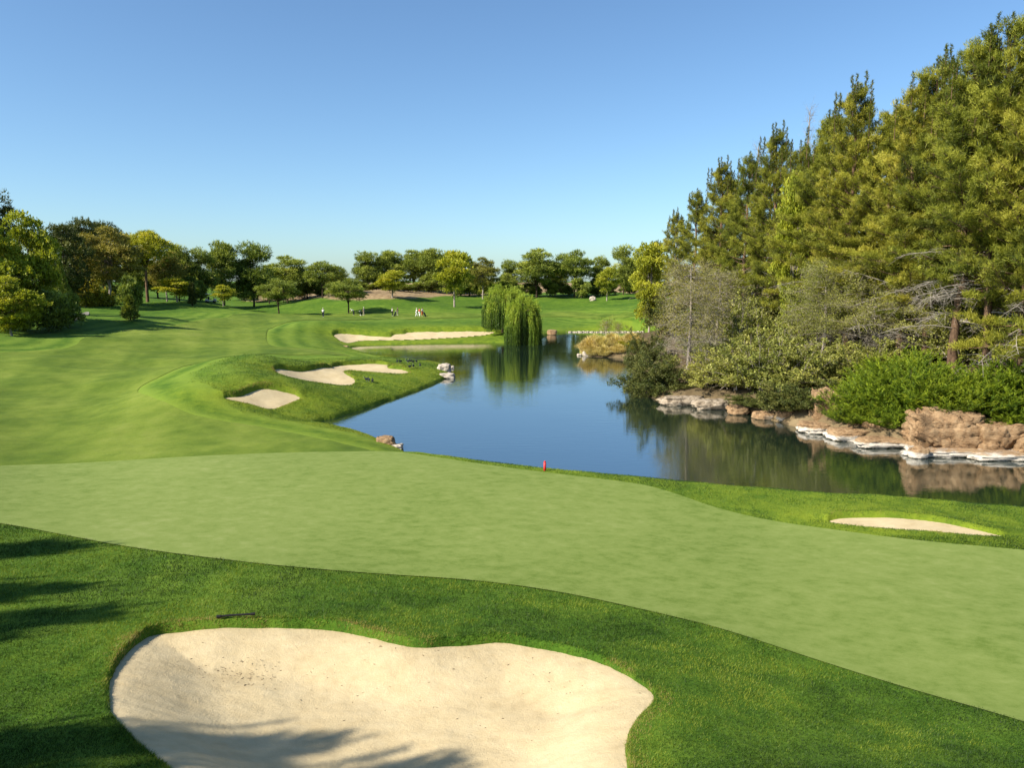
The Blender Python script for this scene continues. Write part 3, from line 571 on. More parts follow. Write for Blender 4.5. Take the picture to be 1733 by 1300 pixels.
def willow(seed, H=8., Wd_=7.):
    r = np.random.default_rng(seed); root = empty('weeping_willow'); tb = MB(); cb = MB(); ra = Wd_ / 2
    tb.tube([[0, 0, -.3], [.1, .05, H * .25], [0, 0, H * .5], [0, .1, H * .7]], [.38, .3, .22, .1], 9)
    for i in range(16):
        a = i * 2.4; e = r.uniform(.5, 1.1); P = limb_pts([0, 0, H * r.uniform(.3, .6)], a, e, H * .42, r, 6, -.7); tb.tube(P, np.linspace(.12, .02, 6), 5, caps=False)
    PP = []; DD = []; TT = []; ph = r.random(8) * 6.28
    boughs = [(r.random() * 6.28, math.sqrt(r.uniform(.02, 1)), r.uniform(.86, 1.02)) for _ in range(44)]
    for i in range(760):
        ba, bq, bh = boughs[i % 44]; spread = .9 * (1 - .55 * bq); a = ba + r.normal(0, .10) / max(bq, .25); q = min(1.08, max(0, bq + r.normal(0, .045)))
        lump = 1 + .09 * math.sin(a * 2 + ph[0]) + .07 * math.sin(a * 5 + ph[1])
        rr = q * ra * .92 * lump; top = H * (.56 + .42 * math.sqrt(max(0, 1 - min(q, 1) ** 2.2))) * bh * r.uniform(.95, 1.0)
        low = .06 + .10 * (math.sin(ba * 4 + ph[2]) + 1) * .5
        bot = (r.uniform(.0, .10) + low * .6 if bq > .55 else r.uniform(.1, .45)) * H
        n = int((top - bot) / .15); s = np.linspace(0, 1, n)
        out_ = .30 * np.minimum(s * 5, 1) * (.4 + .6 * q)
        x = (rr + out_) * math.cos(a) + .05 * np.sin(s * 5 + i); y = (rr + out_) * math.sin(a) + .05 * np.cos(s * 6 + i)
        z = top - (top - bot) * s; PP.append(np.stack([x, y, z], 1)); DD.append(np.tile([.12 * math.cos(a), .12 * math.sin(a), -1.0], (n, 1)))
        TT.append(.62 - .34 * np.minimum(1, s * 1.6) + .16 * math.sin(ba * 13 + ph[3]) + r.normal(0, .08) + .2 * (s < .12))  # lit tops and dark vertical gaps between boughs are painted into the strand tint
        if i % 3 == 0: tb.tube(PP[-1][::max(1, n // 6)], .012, 3, caps=False)
    leaves(cb, np.concatenate(PP), np.concatenate(DD), 3, .30, .045, .18, r, tint=np.concatenate(TT), jit=.03, tv=.10)
    n = 420; bi = r.integers(0, 44, n); d = np.array([[boughs[k][1] * .9 * math.cos(boughs[k][0]), boughs[k][1] * .9 * math.sin(boughs[k][0]), (.56 + .42 * math.sqrt(1 - boughs[k][1] ** 2.2)) * boughs[k][2]] for k in bi])
    P = d * np.array([ra, ra, H]) + r.normal(0, .28, (n, 3)); leaves(cb, P, np.concatenate([d[:, :2], .4 + 0 * d[:, :1]], 1), 9, .34, .055, .6, r, tint=.78 + r.normal(0, .1, n), jit=.12)
    tb.build('trunk', M['darkbark'], root, smooth=True); cb.build('crown', M['willow'], root); root['dim'] = (H, Wd_); return root
def twig_tree(name, seed, H=10., Wd_=7., base=.12, nl=70, mat='greytwig', bk='palebark', up=.25, leafm='olive', tw=9, fine=1, lk=6):
    r = np.random.default_rng(seed); root = empty(name); tb = MB(); cb = MB(); fb = MB()
    tz = np.linspace(-.2, H * .95, 10); tp = np.stack([.12 * np.sin(tz * .6), .1 * np.cos(tz * .5) - .1, tz], 1); tb.tube(tp, .17 * H / 10 * (1 - np.clip(tz, 0, H) / H) ** .7 + .012, 8)
    LP = []; LD = []
    for i in range(nl):
        t = base + (.95 - base) * (i + r.random()) / nl; ln = Wd_ / 2 * (1 - ((t - .35) / .65) ** 2 * .75 if t > .35 else .8 + .2 * t / .35) * r.uniform(.6, 1.1)
        q = np.array([np.interp(t * H, tz, tp[:, 0]), np.interp(t * H, tz, tp[:, 1]), t * H]); P = limb_pts(q, i * 2.4 + r.normal(0, .3), up * r.uniform(-1, 2.2), ln, r, 6, .1 if up > .5 else -.35)
        tb.tube(P, np.linspace(.035, .008, 6), 4, caps=False)
        for j in range(tw):
            k = r.uniform(.8, 4.99); k0 = int(k); o = P[k0] + (P[k0 + 1] - P[k0]) * (k - k0); Q = limb_pts(o, math.atan2(P[-1, 1] - P[0, 1], P[-1, 0] - P[0, 0]) + r.normal(0, .9), r.uniform(-.5, .7) + up * .5, r.uniform(.5, 1.3), r, 4, -.2)
            cb.tube(Q, np.linspace(.010, .004, 4), 3, tint=r.uniform(.3, .9), caps=False); LP.append(Q[1:]); LD.append(Q[1:] - Q[:-1])
    LP = np.concatenate(LP); LD = np.concatenate(LD)
    leaves(cb, LP, LD, int(7 * fine), .32, .014, .8, r, tint=.55, jit=.12, tv=.25)
    tb.build('trunk', M[bk], root, smooth=True); cb.build('twig', M[mat], root, )
    if leafm:
        k = LP[:, 2] > H * .35; leaves(fb, LP[k], LD[k] + [0, 0, .4], lk, .16, .055, .7, r, tint=.5, jit=.22, tv=.15); fb.build('crown', M[leafm], root)
    root['dim'] = (H, Wd_); return root
def leafy_shrub(name, seed, H=3., Wd_=4., mat='leafy', stems=60, L=.12, W=.07, per=9, k=5, bk='palebark', arch=.3, quad=True, up=.9, tbase=.45):
    r = np.random.default_rng(seed); root = empty(name); tb = MB(); cb = MB(); LP = []; LD = []; T = []
    for i in range(stems):
        a = r.random() * 6.28; q = r.random() ** .6; e = math.pi / 2 - q * (1.25 if up < .8 else 1.0); o = np.array([r.normal(0, Wd_ * .10), r.normal(0, Wd_ * .10), -.1])
        ln = math.hypot(H * math.cos(q * 1.4), Wd_ / 2 * q) * r.uniform(.75, 1.05)
        P = limb_pts(o, a, e, ln, r, 7, -arch * q * 2); tb.tube(P, np.linspace(.025, .006, 7), 4, caps=False); tt = r.normal(0, .1)
        for j in range(per):
            kk = r.uniform(1.2, 5.99); k0 = int(kk); b = P[k0] + (P[k0 + 1] - P[k0]) * (kk - k0); Q = limb_pts(b, a + r.normal(0, 1.1), r.uniform(-.2, 1.0), r.uniform(.25, .7) * H / 3, r, 4, .1)
            tb.tube(Q, [.007, .005, .004, .003], 3, caps=False); n = 6; w = r.uniform(.1, 1, (n, 1)) * 3; w0 = np.minimum(w.astype(int), 2)[:, 0]
            LP.append(Q[w0] + (Q[w0 + 1] - Q[w0]) * (w - w0[:, None])); LD.append(Q[w0 + 1] - Q[w0] + [0, 0, .1]); T.append(tbase + tt + .12 * (kk - 3) / 3 + r.normal(0, .06, n))
    leaves(cb, np.concatenate(LP), np.concatenate(LD), k, L, W, .9, r, quad=quad, tint=np.concatenate(T), jit=L * .5, tv=.13)
    tb.build('stem', M[bk], root, smooth=True); cb.build('foliage', M[mat], root); root['dim'] = (H, Wd_); return root
def juniper(seed, H=3.2, Wd_=5., n=150, mat='juniper'):
    r = np.random.default_rng(seed); root = empty('juniper_bush'); tb = MB(); cb = MB(); LP = []; LD = []; T = []
    for i in range(n):
        a = r.random() * 6.28; q = r.random() ** .55; o = np.array([r.normal(0, .25), r.normal(0, .25), r.uniform(0, .3)])
        top = np.array([Wd_ / 2 * q * math.cos(a), Wd_ / 2 * q * math.sin(a), H * (1 - .65 * q ** 2) * r.uniform(.55, 1.0)])
        s = np.linspace(0, 1, 9)[:, None]; P = o + (top - o) * s; P[:, 2] += -.35 * np.sin(s[:, 0] * math.pi) * q * H * .4
        tb.tube(P[:7], np.linspace(.02, .006, 7), 4, caps=False); dirv = P[-1] - P[-2]; ti = r.normal(0, .10)
        ns = 16
        for j in range(ns):                                        # feathery side sprays
            k = r.uniform(3.0, 7.99); k0 = int(k); b = P[k0] + (P[k0 + 1] - P[k0]) * (k - k0); dv = unit((unit(dirv[None])[0] + .55 * r.normal(size=3) * [1, 1, .4] + [0, 0, .35])[None])[0]
            sl = r.uniform(.22, .62); m_ = 9; w = np.linspace(.05, 1, m_)[:, None]; LP.append(b + dv * sl * w); LD.append(np.tile(dv, (m_, 1))); T.append(.28 + ti + .40 * w[:, 0] + .1 * (k - 5) / 3)
    leaves(cb, np.concatenate(LP), np.concatenate(LD), 4, .10, .022, .38, r, tint=np.concatenate(T), jit=.012, tv=.08)
    tb.build('stem', M['darkbark'], root, smooth=True); cb.build('foliage', M[mat], root); root['dim'] = (H, Wd_); return root
def grass_clump(name, seed, H=1., Wd_=1.4, n=900, mat='straw', plume=0):
    r = np.random.default_rng(seed); root = empty(name); cb = MB()
    a = r.random(n) * 6.28; q = r.random(n) ** .6; bx = .18 * Wd_ * q * np.cos(a + r.normal(0, .4, n)); by = .18 * Wd_ * q * np.sin(a)
    tx = Wd_ * .5 * q * np.cos(a); ty = Wd_ * .5 * q * np.sin(a); h = H * (1 - .55 * q ** 2) * r.uniform(.7, 1.1, n)
    B = np.stack([bx, by, 0 * bx - .05], 1); Mi = np.stack([bx + (tx - bx) * .45, by + (ty - by) * .45, h * .85], 1); T = np.stack([tx * 1.05, ty * 1.05, h * (1 - .30 * q)], 1)
    s = unit(np.cross(Mi - B, r.normal(size=(n, 3)))) * .010
    V = np.stack([B - s, B + s, Mi + s * .8, Mi - s * .8, T], 1).reshape(-1, 3); i = np.arange(n)[:, None] * 5
    tint = np.repeat(np.clip(.5 + r.normal(0, .2, n), 0, 1), 5)
    cb.add(V, np.concatenate([i + [[0, 1, 2, 3]]]), tint); cb.f[3].append((i + [[3, 2, 4]]) + 0)
    cb.build('blade_tuft', M[mat], root); root['dim'] = (H, Wd_); return root

def place(proto, used, name, x, y, H, W, label, cat, group=None, rz=None, z=None, lean=0, mat=None):
    if proto not in used: o = proto; used.append(proto)
    else: o = copy_tree(proto)
    o.name = name; h0, w0 = proto['dim']
    o.location = (x, y, (G(x, y) if z is None else z)); o.rotation_euler = (0, lean, random.random() * 6.28 if rz is None else rz); o.scale = (W / w0, W / w0, H / h0)
    for k in ('label', 'category', 'group'):
        if k in o: del o[k]
    tag(o, label, cat, group)
    return o
USED = []; random.seed(5)
def by_px(proto, name, px, Y, top, wpx, label, cat, group=None, rz=None, sink=0.0, lean=0):
    x, z = at(px, Y); H = zpix(top, Y) - z + sink; W = wpx * Y / FPX
    return place(proto, USED, name, x, Y, H, W, label, cat, group, rz, z - sink, lean)

# ------------------------------------------------------------------ the pine row on the right bank
tp = [tall_pine(100 + i, H=20, R=5.2, base=b, nl=n_l, dead=dd) for i, (b, dd, n_l) in enumerate([(.22, 13, 84), (.15, 11, 90), (.27, 14, 80), (.07, 4, 98)])]
PR = [
 (1110,150,405,62,3,'farthest and smallest tall pine of the right bank row, beside the yellow-green tree'),
 (1140,128,360,78,1,'second farthest tall pine of the right bank row, over the grey twiggy tree'),
 (1178,108,318,92,3,'tall pine of the right bank row, third from the far end'),
 (1216,95,274,105,1,'tall pine of the right bank row, fourth from the far end'),
 (1262,84,255,112,3,'tall pine with narrow top just left of the bare poplar shoots'),
 (1304,76,218,120,1,'tall dark-topped pine between the two clumps of bare poplar shoots'),
 (1345,69,238,130,3,'tall pine directly under the pale bare poplar shoots'),
 (1392,63,190,150,0,'tall olive pine just left of the twin-spired dark pine'),
 (1430,57,140,165,1,'twin-spired tall pine whose dark tip stands alone against the sky'),
 (1478,55,186,170,2,'tall pine in the dip of the skyline right of the twin-spired pine'),
 (1520,50,140,185,0,'tall pine with reddish trunk standing above the pale leafy shrubs'),
 (1560,49,95,180,1,'tall pine with pointed tip, left of the highest treetops'),
 (1612,45,70,210,2,'tall pine with bare pale trunk rising behind the junipers'),
 (1668,43,20,215,0,'highest pine of the skyline, near the right edge'),
 (1722,41,22,225,1,'nearest tall pine, half cut off by the right edge'),
 (1800,39,-20,240,1,'tall pine whose branches reach in from beyond the right edge')]
for px, Y, top, w, v, lb in PR:
    o = by_px(tp[v], 'tall_pine', px, Y, top, w * 1.3, lb, 'pine tree', 'tall pines on the right bank')
BK = [(1235,112,300,105),(1290,104,272,112),(1370,88,235,130),(1440,76,215,140),(1500,70,200,150),(1570,66,150,170),(1640,62,110,180),(1710,58,85,190),(1770,55,60,190)]
for px, Y, top, w in BK:
    by_px(tp[3], 'tall_pine', px, Y, top, w * 1.5, 'tall pine mostly hidden behind the front row of the right bank', 'pine tree', 'pines behind the front row on the right bank')

# bare poplar shoots behind the pines
pop = twig_tree('bare_poplar', 301, H=20, Wd_=3.4, base=.35, nl=46, up=1.15, leafm=None, tw=7, fine=.4)
by_px(pop, 'bare_poplar', 1352, 92, 168, 34, 'pale bare poplar shoots rising highest above the pine tops', 'poplar tree', 'bare poplars behind the pines')
by_px(pop, 'bare_poplar', 1272, 100, 232, 44, 'lower pale bare poplar twigs left of the dark-topped pine', 'poplar tree', 'bare poplars behind the pines')
# deciduous yellow-green trees at the far end
dec = round_tree('broadleaf_tree', 401, 14, 8, .10, 30, 80, 8, .34, .2, 'decid', 'palebark', quad=True, lobe_r=.13, cone=.45)
dec2 = round_tree('broadleaf_tree', 402, 12, 10, .04, 50, 80, 8, .34, .2, 'decid', 'palebark', quad=True, lobe_r=.14)
by_px(dec, 'broadleaf_tree', 1098, 112, 404, 72, 'yellow-green broadleaf tree at the far end of the pine row', 'tree')
by_px(dec, 'broadleaf_tree', 1340, 66, 280, 75, 'yellow-green broadleaf tree poking between the pine crowns', 'tree')
# grey twiggy tree on the bank tip
gt = twig_tree('grey_tree', 302, H=10.5, Wd_=7.0, base=.14, nl=80, up=.22, tw=10)
gt2 = twig_tree('grey_tree', 304, H=10.5, Wd_=8.0, base=.20, nl=60, up=.22, tw=9, leafm='leafy', lk=20)
by_px(gt, 'grey_tree', 1163, 60, 440, 128, 'grey twiggy half-dead tree with pale trunk at the tip of the bank', 'tree', rz=1.0)
by_px(gt, 'grey_tree', 1213, 66, 455, 110, 'second grey twiggy tree just behind the pale-trunked one', 'tree', rz=3.0)
by_px(gt2, 'grey_tree', 1480, 52, 430, 180, 'bare grey branching tree under the pines above the pale shrubs', 'tree', rz=4.4)
by_px(gt2, 'grey_tree', 1690, 47, 440, 200, 'bare grey branching tree under the pines above the junipers', 'tree', rz=2.1)
by_px(gt2, 'grey_tree', 1572, 49, 452, 190, 'bare grey branching tree between the reddish trunk and the pale bare trunk', 'tree', rz=5.0)
by_px(gt2, 'grey_tree', 1390, 55, 440, 160, 'grey branching tree with thin leaves above the tallest pale shrub', 'tree', rz=.5)
# shrubs on the right bank
ls = [leafy_shrub('leafy_shrub', 500 + i, 3.2, 4.2) for i in range(2)]
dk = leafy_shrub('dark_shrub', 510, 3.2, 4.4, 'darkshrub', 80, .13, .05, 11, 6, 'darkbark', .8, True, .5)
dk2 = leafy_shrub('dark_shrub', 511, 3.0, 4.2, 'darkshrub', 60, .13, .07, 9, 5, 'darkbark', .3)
by_px(dk, 'dark_shrub', 1112, 57.5, 575, 118, 'dark arching shrub overhanging the water left of the pale-trunked tree', 'shrub')
by_px(dk, 'dark_shrub', 1098, 70, 540, 75, 'olive shrub on the bank behind the dark overhanging one', 'shrub')
LS = [(1213,55.5,588,110,0,'pale leafy shrub beside the pale-trunked tree'),(1252,53.5,572,125,1,'large pale yellow-green shrub above the tan shore rocks'),(1300,51.5,552,135,0,'tallest pale yellow-green shrub in the middle of the bank'),
      (1352,50.5,560,130,1,'pale leafy shrub next to the reddish pine trunk'),(1205,66,545,110,1,'leafy green shrub behind the grey twiggy trees'),(1262,62,500,120,0,'green leafy shrub growing up between the grey trees and the pines'),
      (1400,52,570,120,0,'pale leafy shrub at the foot of the reddish pine trunk'),(1330,60,520,150,1,'leafy green shrub reaching up under the middle pines')]
LS += [(1662,46.5,492,150,0,'tall pale green feathery shrub in front of the bare branches above the junipers'),(1735,45,478,160,1,'tall pale green feathery shrub at the right edge above the junipers'),(1480,48.5,560,110,1,'pale green shrub between the reddish pine trunk and the left juniper')]
for px, Y, top, w, v, lb in LS: by_px(ls[v], 'leafy_shrub', px, Y, top, w * 1.15, lb, 'shrub', 'leafy shrubs on the right bank')
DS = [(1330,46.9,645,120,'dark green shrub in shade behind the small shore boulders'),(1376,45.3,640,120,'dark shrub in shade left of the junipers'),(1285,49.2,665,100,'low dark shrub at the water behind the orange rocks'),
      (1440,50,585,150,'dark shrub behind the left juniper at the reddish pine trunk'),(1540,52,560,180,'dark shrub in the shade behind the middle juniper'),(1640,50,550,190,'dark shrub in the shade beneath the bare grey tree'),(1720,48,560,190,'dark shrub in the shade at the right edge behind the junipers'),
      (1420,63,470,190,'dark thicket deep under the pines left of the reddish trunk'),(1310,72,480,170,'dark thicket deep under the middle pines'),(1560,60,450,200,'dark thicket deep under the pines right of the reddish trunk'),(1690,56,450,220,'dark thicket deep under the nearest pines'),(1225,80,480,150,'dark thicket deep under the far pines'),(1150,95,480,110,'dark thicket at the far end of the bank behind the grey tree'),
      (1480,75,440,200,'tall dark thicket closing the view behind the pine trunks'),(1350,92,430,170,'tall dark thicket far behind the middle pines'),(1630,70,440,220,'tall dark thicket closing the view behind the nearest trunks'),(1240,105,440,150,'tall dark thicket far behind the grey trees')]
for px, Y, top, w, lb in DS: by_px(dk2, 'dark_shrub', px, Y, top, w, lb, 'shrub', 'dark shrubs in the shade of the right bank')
ju = [juniper(600 + i) for i in range(2)]
JU = [(1480,43,630,175,0,'leftmost bright green juniper beside the stone pillar'),(1545,42,596,200,1,'bright green juniper with the highest tip, over the low rocks'),(1602,40.6,628,180,0,'bright green juniper hanging above the large brown boulder'),
      (1665,41,610,190,1,'bright green juniper over the brown rock face, left of the edge one'),(1742,39.8,600,215,0,'bright green juniper cut off by the right edge'),(1530,45.5,588,190,0,'bright green juniper behind the front ones near the pale trunk'),(1455,42,672,120,0,'low bright green juniper at the left end, just above the tan ledge'),(1715,38.9,676,150,1,'low bright green juniper spilling over the boulder at the right edge'),(1515,40.6,672,130,1,'low bright green juniper drooping onto the white-stained ledge')]
for px, Y, top, w, v, lb in JU: by_px(ju[v], 'juniper_bush', px, Y, top, w * 1.1, lb, 'juniper', 'junipers along the rocky shore', sink=.35)
# grass clumps
gc = grass_clump('grass_clump', 701, 1.0, 1.6); gc2 = grass_clump('grass_clump', 702, .9, 1.7, mat='tuft')
SG = [(996,89.6,567,42,'leftmost straw-coloured ornamental grass on the little headland'),(1018,90,566,44,'straw grass clump second from the left on the headland'),(1044,90.6,566,46,'straw grass clump in the middle of the headland'),(1006,93,563,42,'straw grass clump at the back of the headland, left'),(1068,93,560,46,'rightmost straw grass clump on the headland'),(1035,94,561,44,'straw grass clump at the back of the headland, right'),(1003,88.6,581,34,'low straw grass clump right beside the left grey stone'),(1022,87.9,582,34,'low straw grass clump between the two grey stones'),(1046,87.8,580,38,'low straw grass clump in front of the yellow shrub')]
for px, Y, top, w, lb in SG: by_px(gc, 'grass_clump', px, Y, top, w * 1.35, lb, 'ornamental grass', 'straw grass clumps on the headland')
TG = [(1150,55.8,650,55,'pale green grass tuft at the tip of the bank'),(1178,56,652,60,'pale green grass tuft in front of the pale tree trunk'),(1208,55.4,655,60,'pale green grass tuft drooping over the tan shore rocks'),(1132,56.3,660,40,'small grass tuft nearest the dark overhanging shrub')]
for px, Y, top, w, lb in TG: by_px(gc2, 'grass_clump', px, Y, top, w, lb, 'grass tuft', 'grass tufts on the tip of the right bank')
yb = leafy_shrub('yellow_shrub', 520, 1.8, 2.6, 'yellow', 50, .2, .12, 8, 4)
by_px(yb, 'yellow_shrub', 1060, 89.5, 575, 50, 'bright yellow shrub at the right end of the straw grasses', 'shrub')

# ------------------------------------------------------------------ far trees
rp = [round_tree('round_pine', 800 + i, 12, w, th, lo, 60, 9, .46, .13, 'pinefar', 'darkbark', flat=fl, lobe_r=lr, cone=co) for i, (w, th, lo, fl, lr, co) in enumerate([(10, .08, 42, .1, .15, .25), (9, .05, 44, .0, .15, .45), (12, .20, 40, .3, .14, .1), (8, .04, 38, .0, .16, .5)])]
ol = round_tree('olive_tree', 811, 12, 9, .22, 44, 80, 9, .34, .12, 'olive', 'palebark', lobe_r=.14)
sm = round_tree('young_tree', 812, 8, 6, .24, 20, 60, 8, .34, .16, 'decid', 'palebark', quad=True, lobe_r=.15, cone=.3)
um = round_tree('umbrella_pine', 813, 14, 9, .36, 34, 70, 9, .40, .13, 'decid', 'bark', flat=.2, lobe_r=.14)
dkp = round_tree('dark_pine', 814, 14, 10, .05, 46, 70, 9, .42, .13, 'darkshrub', 'darkbark', lobe_r=.15, cone=.2)
g1 = 'trees along the left of the fairway'; g2 = 'pines in the far row left of the gap'; g3 = 'pines in the far row in the middle'; g4 = 'pines in the far row behind the willows'
T = [
 (dkp,'dark_pine',-12,100,308,100,'dark tree cut off by the left edge, rising above all others there','tree',g1),
 (dec2,'broadleaf_tree',46,92,364,92,'large yellow-green broadleaf tree at the left edge, brightest of its clump','tree',g1),
 (dec2,'broadleaf_tree',-18,86,372,110,'yellow-green broadleaf tree cut off by the left edge','tree',g1),
 (dec2,'broadleaf_tree',20,80,470,90,'lower yellowish broadleaf tree above the dark bushes at the left edge','tree',g1),
 (dkp,'dark_pine',112,135,372,82,'dark pine rising just right of the bright broadleaf tree','pine tree',g1),
 (dkp,'dark_pine',150,165,363,70,'dark pine behind the olive-brown round tree, on its left','pine tree',g1),
 (dkp,'dark_pine',178,175,368,62,'dark pine peeking over the top of the olive-brown round tree','pine tree',g1),
 (ol,'olive_tree',187,146,383,92,'round olive-brown tree with short pale trunk','tree',g1),
 (um,'umbrella_pine',250,160,385,80,'tall bright green umbrella tree with reddish trunk','tree',g1),
 (rp[0],'round_pine',232,205,438,60,'low pine filling the gap left of the umbrella tree trunk','pine tree',g1),
 (rp[1],'round_pine',268,208,440,60,'low pine filling the gap right of the umbrella tree trunk','pine tree',g1),
 (ol,'olive_tree',283,168,425,50,'small olive tree right of the bright umbrella tree','tree',g1),
 (rp[1],'round_pine',304,176,410,56,'pine with rounded top, first in the far row after the umbrella tree','pine tree',g2),
 (rp[3],'round_pine',340,178,418,54,'pine in the far row behind the thin dark cypress','pine tree',g2),
 (rp[1],'round_pine',380,186,402,56,'tallest pine in the far row left of the gap','pine tree',g2),
 (rp[3],'round_pine',430,190,408,66,'tall bushy pine in the far row behind the leaning tree','pine tree',g2),
 (rp[0],'round_pine',487,205,429,74,'wide rounded pine in the far row above the leaning tree','pine tree',g2),
 (rp[0],'round_pine',456,210,445,50,'low pine filling the far row between two wide ones','pine tree',g2),
 (rp[2],'round_pine',546,192,438,66,'flat-topped pine with bare trunk behind the lone golfer','pine tree',g2),
 (rp[0],'round_pine',520,215,458,60,'low pine in the far row left of the flat-topped one','pine tree',g2),
 (rp[3],'round_pine',576,205,460,38,'slim pine at the right end of the far row, left of the gap','pine tree',g2),
 (rp[2],'round_pine',472,160,467,66,'low spreading tree with dark leaning trunk in front of the far row','tree',None),
 (rp[2],'round_pine',590,166,468,66,'low forked pine with pale trunk behind the golfers at the trolley','pine tree',None),
 (rp[3],'round_pine',622,222,424,46,'first pine right of the gap in the far row','pine tree',g3),
 (rp[1],'round_pine',658,225,420,56,'second pine right of the gap in the far row','pine tree',g3),
 (rp[0],'round_pine',700,226,420,60,'third pine right of the gap in the far row','pine tree',g3),
 (rp[1],'round_pine',730,222,417,62,'tallest pine of the middle far row','pine tree',g3),
 (sm,'young_tree',664,186,457,50,'light green young tree with pale trunk in front of the middle far row','tree',None),
 (sm,'young_tree',769,178,424,60,'yellow-green tree with pale trunk between the middle row and the willows','tree',None),
 (rp[3],'round_pine',760,228,424,40,'narrow pine behind the yellow-green tree','pine tree',g3),
 (ol,'olive_tree',817,205,435,48,'thin pale olive tree just left of the willows','tree',None),
 (rp[0],'round_pine',795,215,455,50,'low dark pine between the yellow-green tree and the pale olive one','pine tree',g3),
 (rp[3],'round_pine',861,215,438,30,'small pine directly above the left willow','pine tree',g4),
 (rp[0],'round_pine',908,213,417,74,'broad dense pine just right of the willow tops','pine tree',g4),
 (rp[2],'round_pine',972,215,418,66,'broad pine with layered crown, second right of the willows','pine tree',g4),
 (rp[1],'round_pine',940,225,440,40,'pine filling between the two broad pines','pine tree',g4),
 (rp[3],'round_pine',1016,220,432,34,'small pine left of the young pale tree on the far hill','pine tree',g4),
 (rp[3],'round_pine',1055,210,413,42,'dark pine next to the right bank trees on the far hill','pine tree',g4),
 (rp[0],'round_pine',1082,225,430,46,'pine half hidden by the yellow-green tree at the end of the bank','pine tree',g4),
 (sm,'young_tree',1027,196,452,36,'young pale green tree alone at the top of the far slope','tree',None),
 (sm,'young_tree',378,160,482,34,'little yellow-green tree beside the golf cart','tree',None),
 (sm,'young_tree',300,160,470,60,'bushy young tree on the slope left of the thin cypress','tree',None)]
for pr, nm, px, Y, top, w, lb, cat, gr in T:
    by_px(pr, nm, px, Y, top, w * 1.16, lb, cat, gr)
# low bushes under the far row
bsh = round_tree('bush', 820, 3, 4, .02, 16, 60, 8, .30, .12, 'pinefar', 'darkbark', lobe_r=.24)
k = 0
for px in list(range(400, 600, 27)) + list(range(612, 860, 24)) + list(range(850, 1060, 26)):
    by_px(bsh, 'bush', px + random.uniform(-5, 5), 214 + random.uniform(-4, 8), 476 + random.uniform(-5, 5), 34 + random.uniform(-6, 8), 'low dark bush under the far row of pines', 'bush', 'low bushes under the far row of pines')
for px, Y, top, w, lb in [(222,136,470,42,'rounded green tree behind the small columnar conifer'),(85,88,497,82,'large dark bush at the left beside the cart path'),(118,92,500,46,'smaller dark bush at the right of the large dark one'),(20,84,505,80,'dark bush at the left edge under the broadleaf trees'),
                       (190,150,484,42,'green hedge-like bush behind the olive-brown tree trunk'),(330,172,470,44,'dark bush between the far pines and the thin cypress')]:
    o = by_px(bsh, 'bush', px, Y, top, w, lb, 'bush')
by_px(yb, 'yellow_shrub', 152, 140, 487, 46, 'orange-yellow flowering shrub beside the olive-brown tree', 'shrub')
by_px(yb, 'yellow_shrub', 175, 142, 488, 34, 'yellow-green shrub next to the orange-yellow one', 'shrub')
by_px(yb, 'yellow_shrub', 150, 158, 463, 46, 'yellow-green shrub up the slope behind the orange-yellow one', 'shrub')
cc1 = conifer_column('small_conifer', 830, 3.2, 1.9, 'pinefar', trunk=.06); cc2 = conifer_column('cypress', 831, 5, 1.5, 'darkshrub', power=.4); cc3 = conifer_column('cone_conifer', 832, 6, 4, 'pinefar', power=.9, n=1300)
by_px(cc1, 'small_conifer', 221, 101, 500, 27, 'small grey-green columnar conifer standing alone on the left slope', 'conifer')
by_px(cc2, 'cypress', 326, 150, 478, 13, 'thin dark cypress on the slope above the fairway', 'cypress')
by_px(cc3, 'cone_conifer', 107, 120, 438, 34, 'pale green cone-shaped conifer behind the dark bushes', 'conifer')
# willows
w1_ = willow(901); w2_ = willow(907)
by_px(w1_, 'weeping_willow', 852, 115, 480, 74, 'left weeping willow, taller and farther back', 'willow', rz=.4)
by_px(w2_, 'weeping_willow', 884, 106.5, 495, 66, 'right weeping willow, nearer and overhanging the water', 'willow', rz=1.9)
# sapling on the headland
sap = twig_tree('sapling', 303, 2.6, 1.4, .4, 14, up=.6, leafm='olive', tw=4, fine=.4)
by_px(sap, 'sapling', 1024, 97, 543, 16, 'thin young sapling among the straw grasses', 'sapling')
by_px(sap, 'sapling', 1047, 96, 548, 12, 'bare little sapling right of the taller one', 'sapling')
# off-frame trees on the left whose shadows fall on the bunker and the rough
def off_tree(x, y, H, W, lb, pr): place(pr, USED, 'tall_pine', x, y, H, W, lb, 'pine tree', 'pines left of the view that shade the foreground')
OFFT = [(-25.0, 7.3, 12, 6.0), (-27.0, 10.4, 12.5, 6.5), (-23.4, 5.8, 11.8, 5.5), (-14.3, 2.8, 9.0, 4.2), (-16.0, 3.2, 8.9, 3.8), (-14.6, 4.2, 6.4, 4.5), (-13.8, .6, 8.0, 3.6)]
for i, (x, y, h, w) in enumerate(OFFT): off_tree(x, y, h, w, 'pine standing left of the view, its shadow reaching the foreground', tp[i % 4])

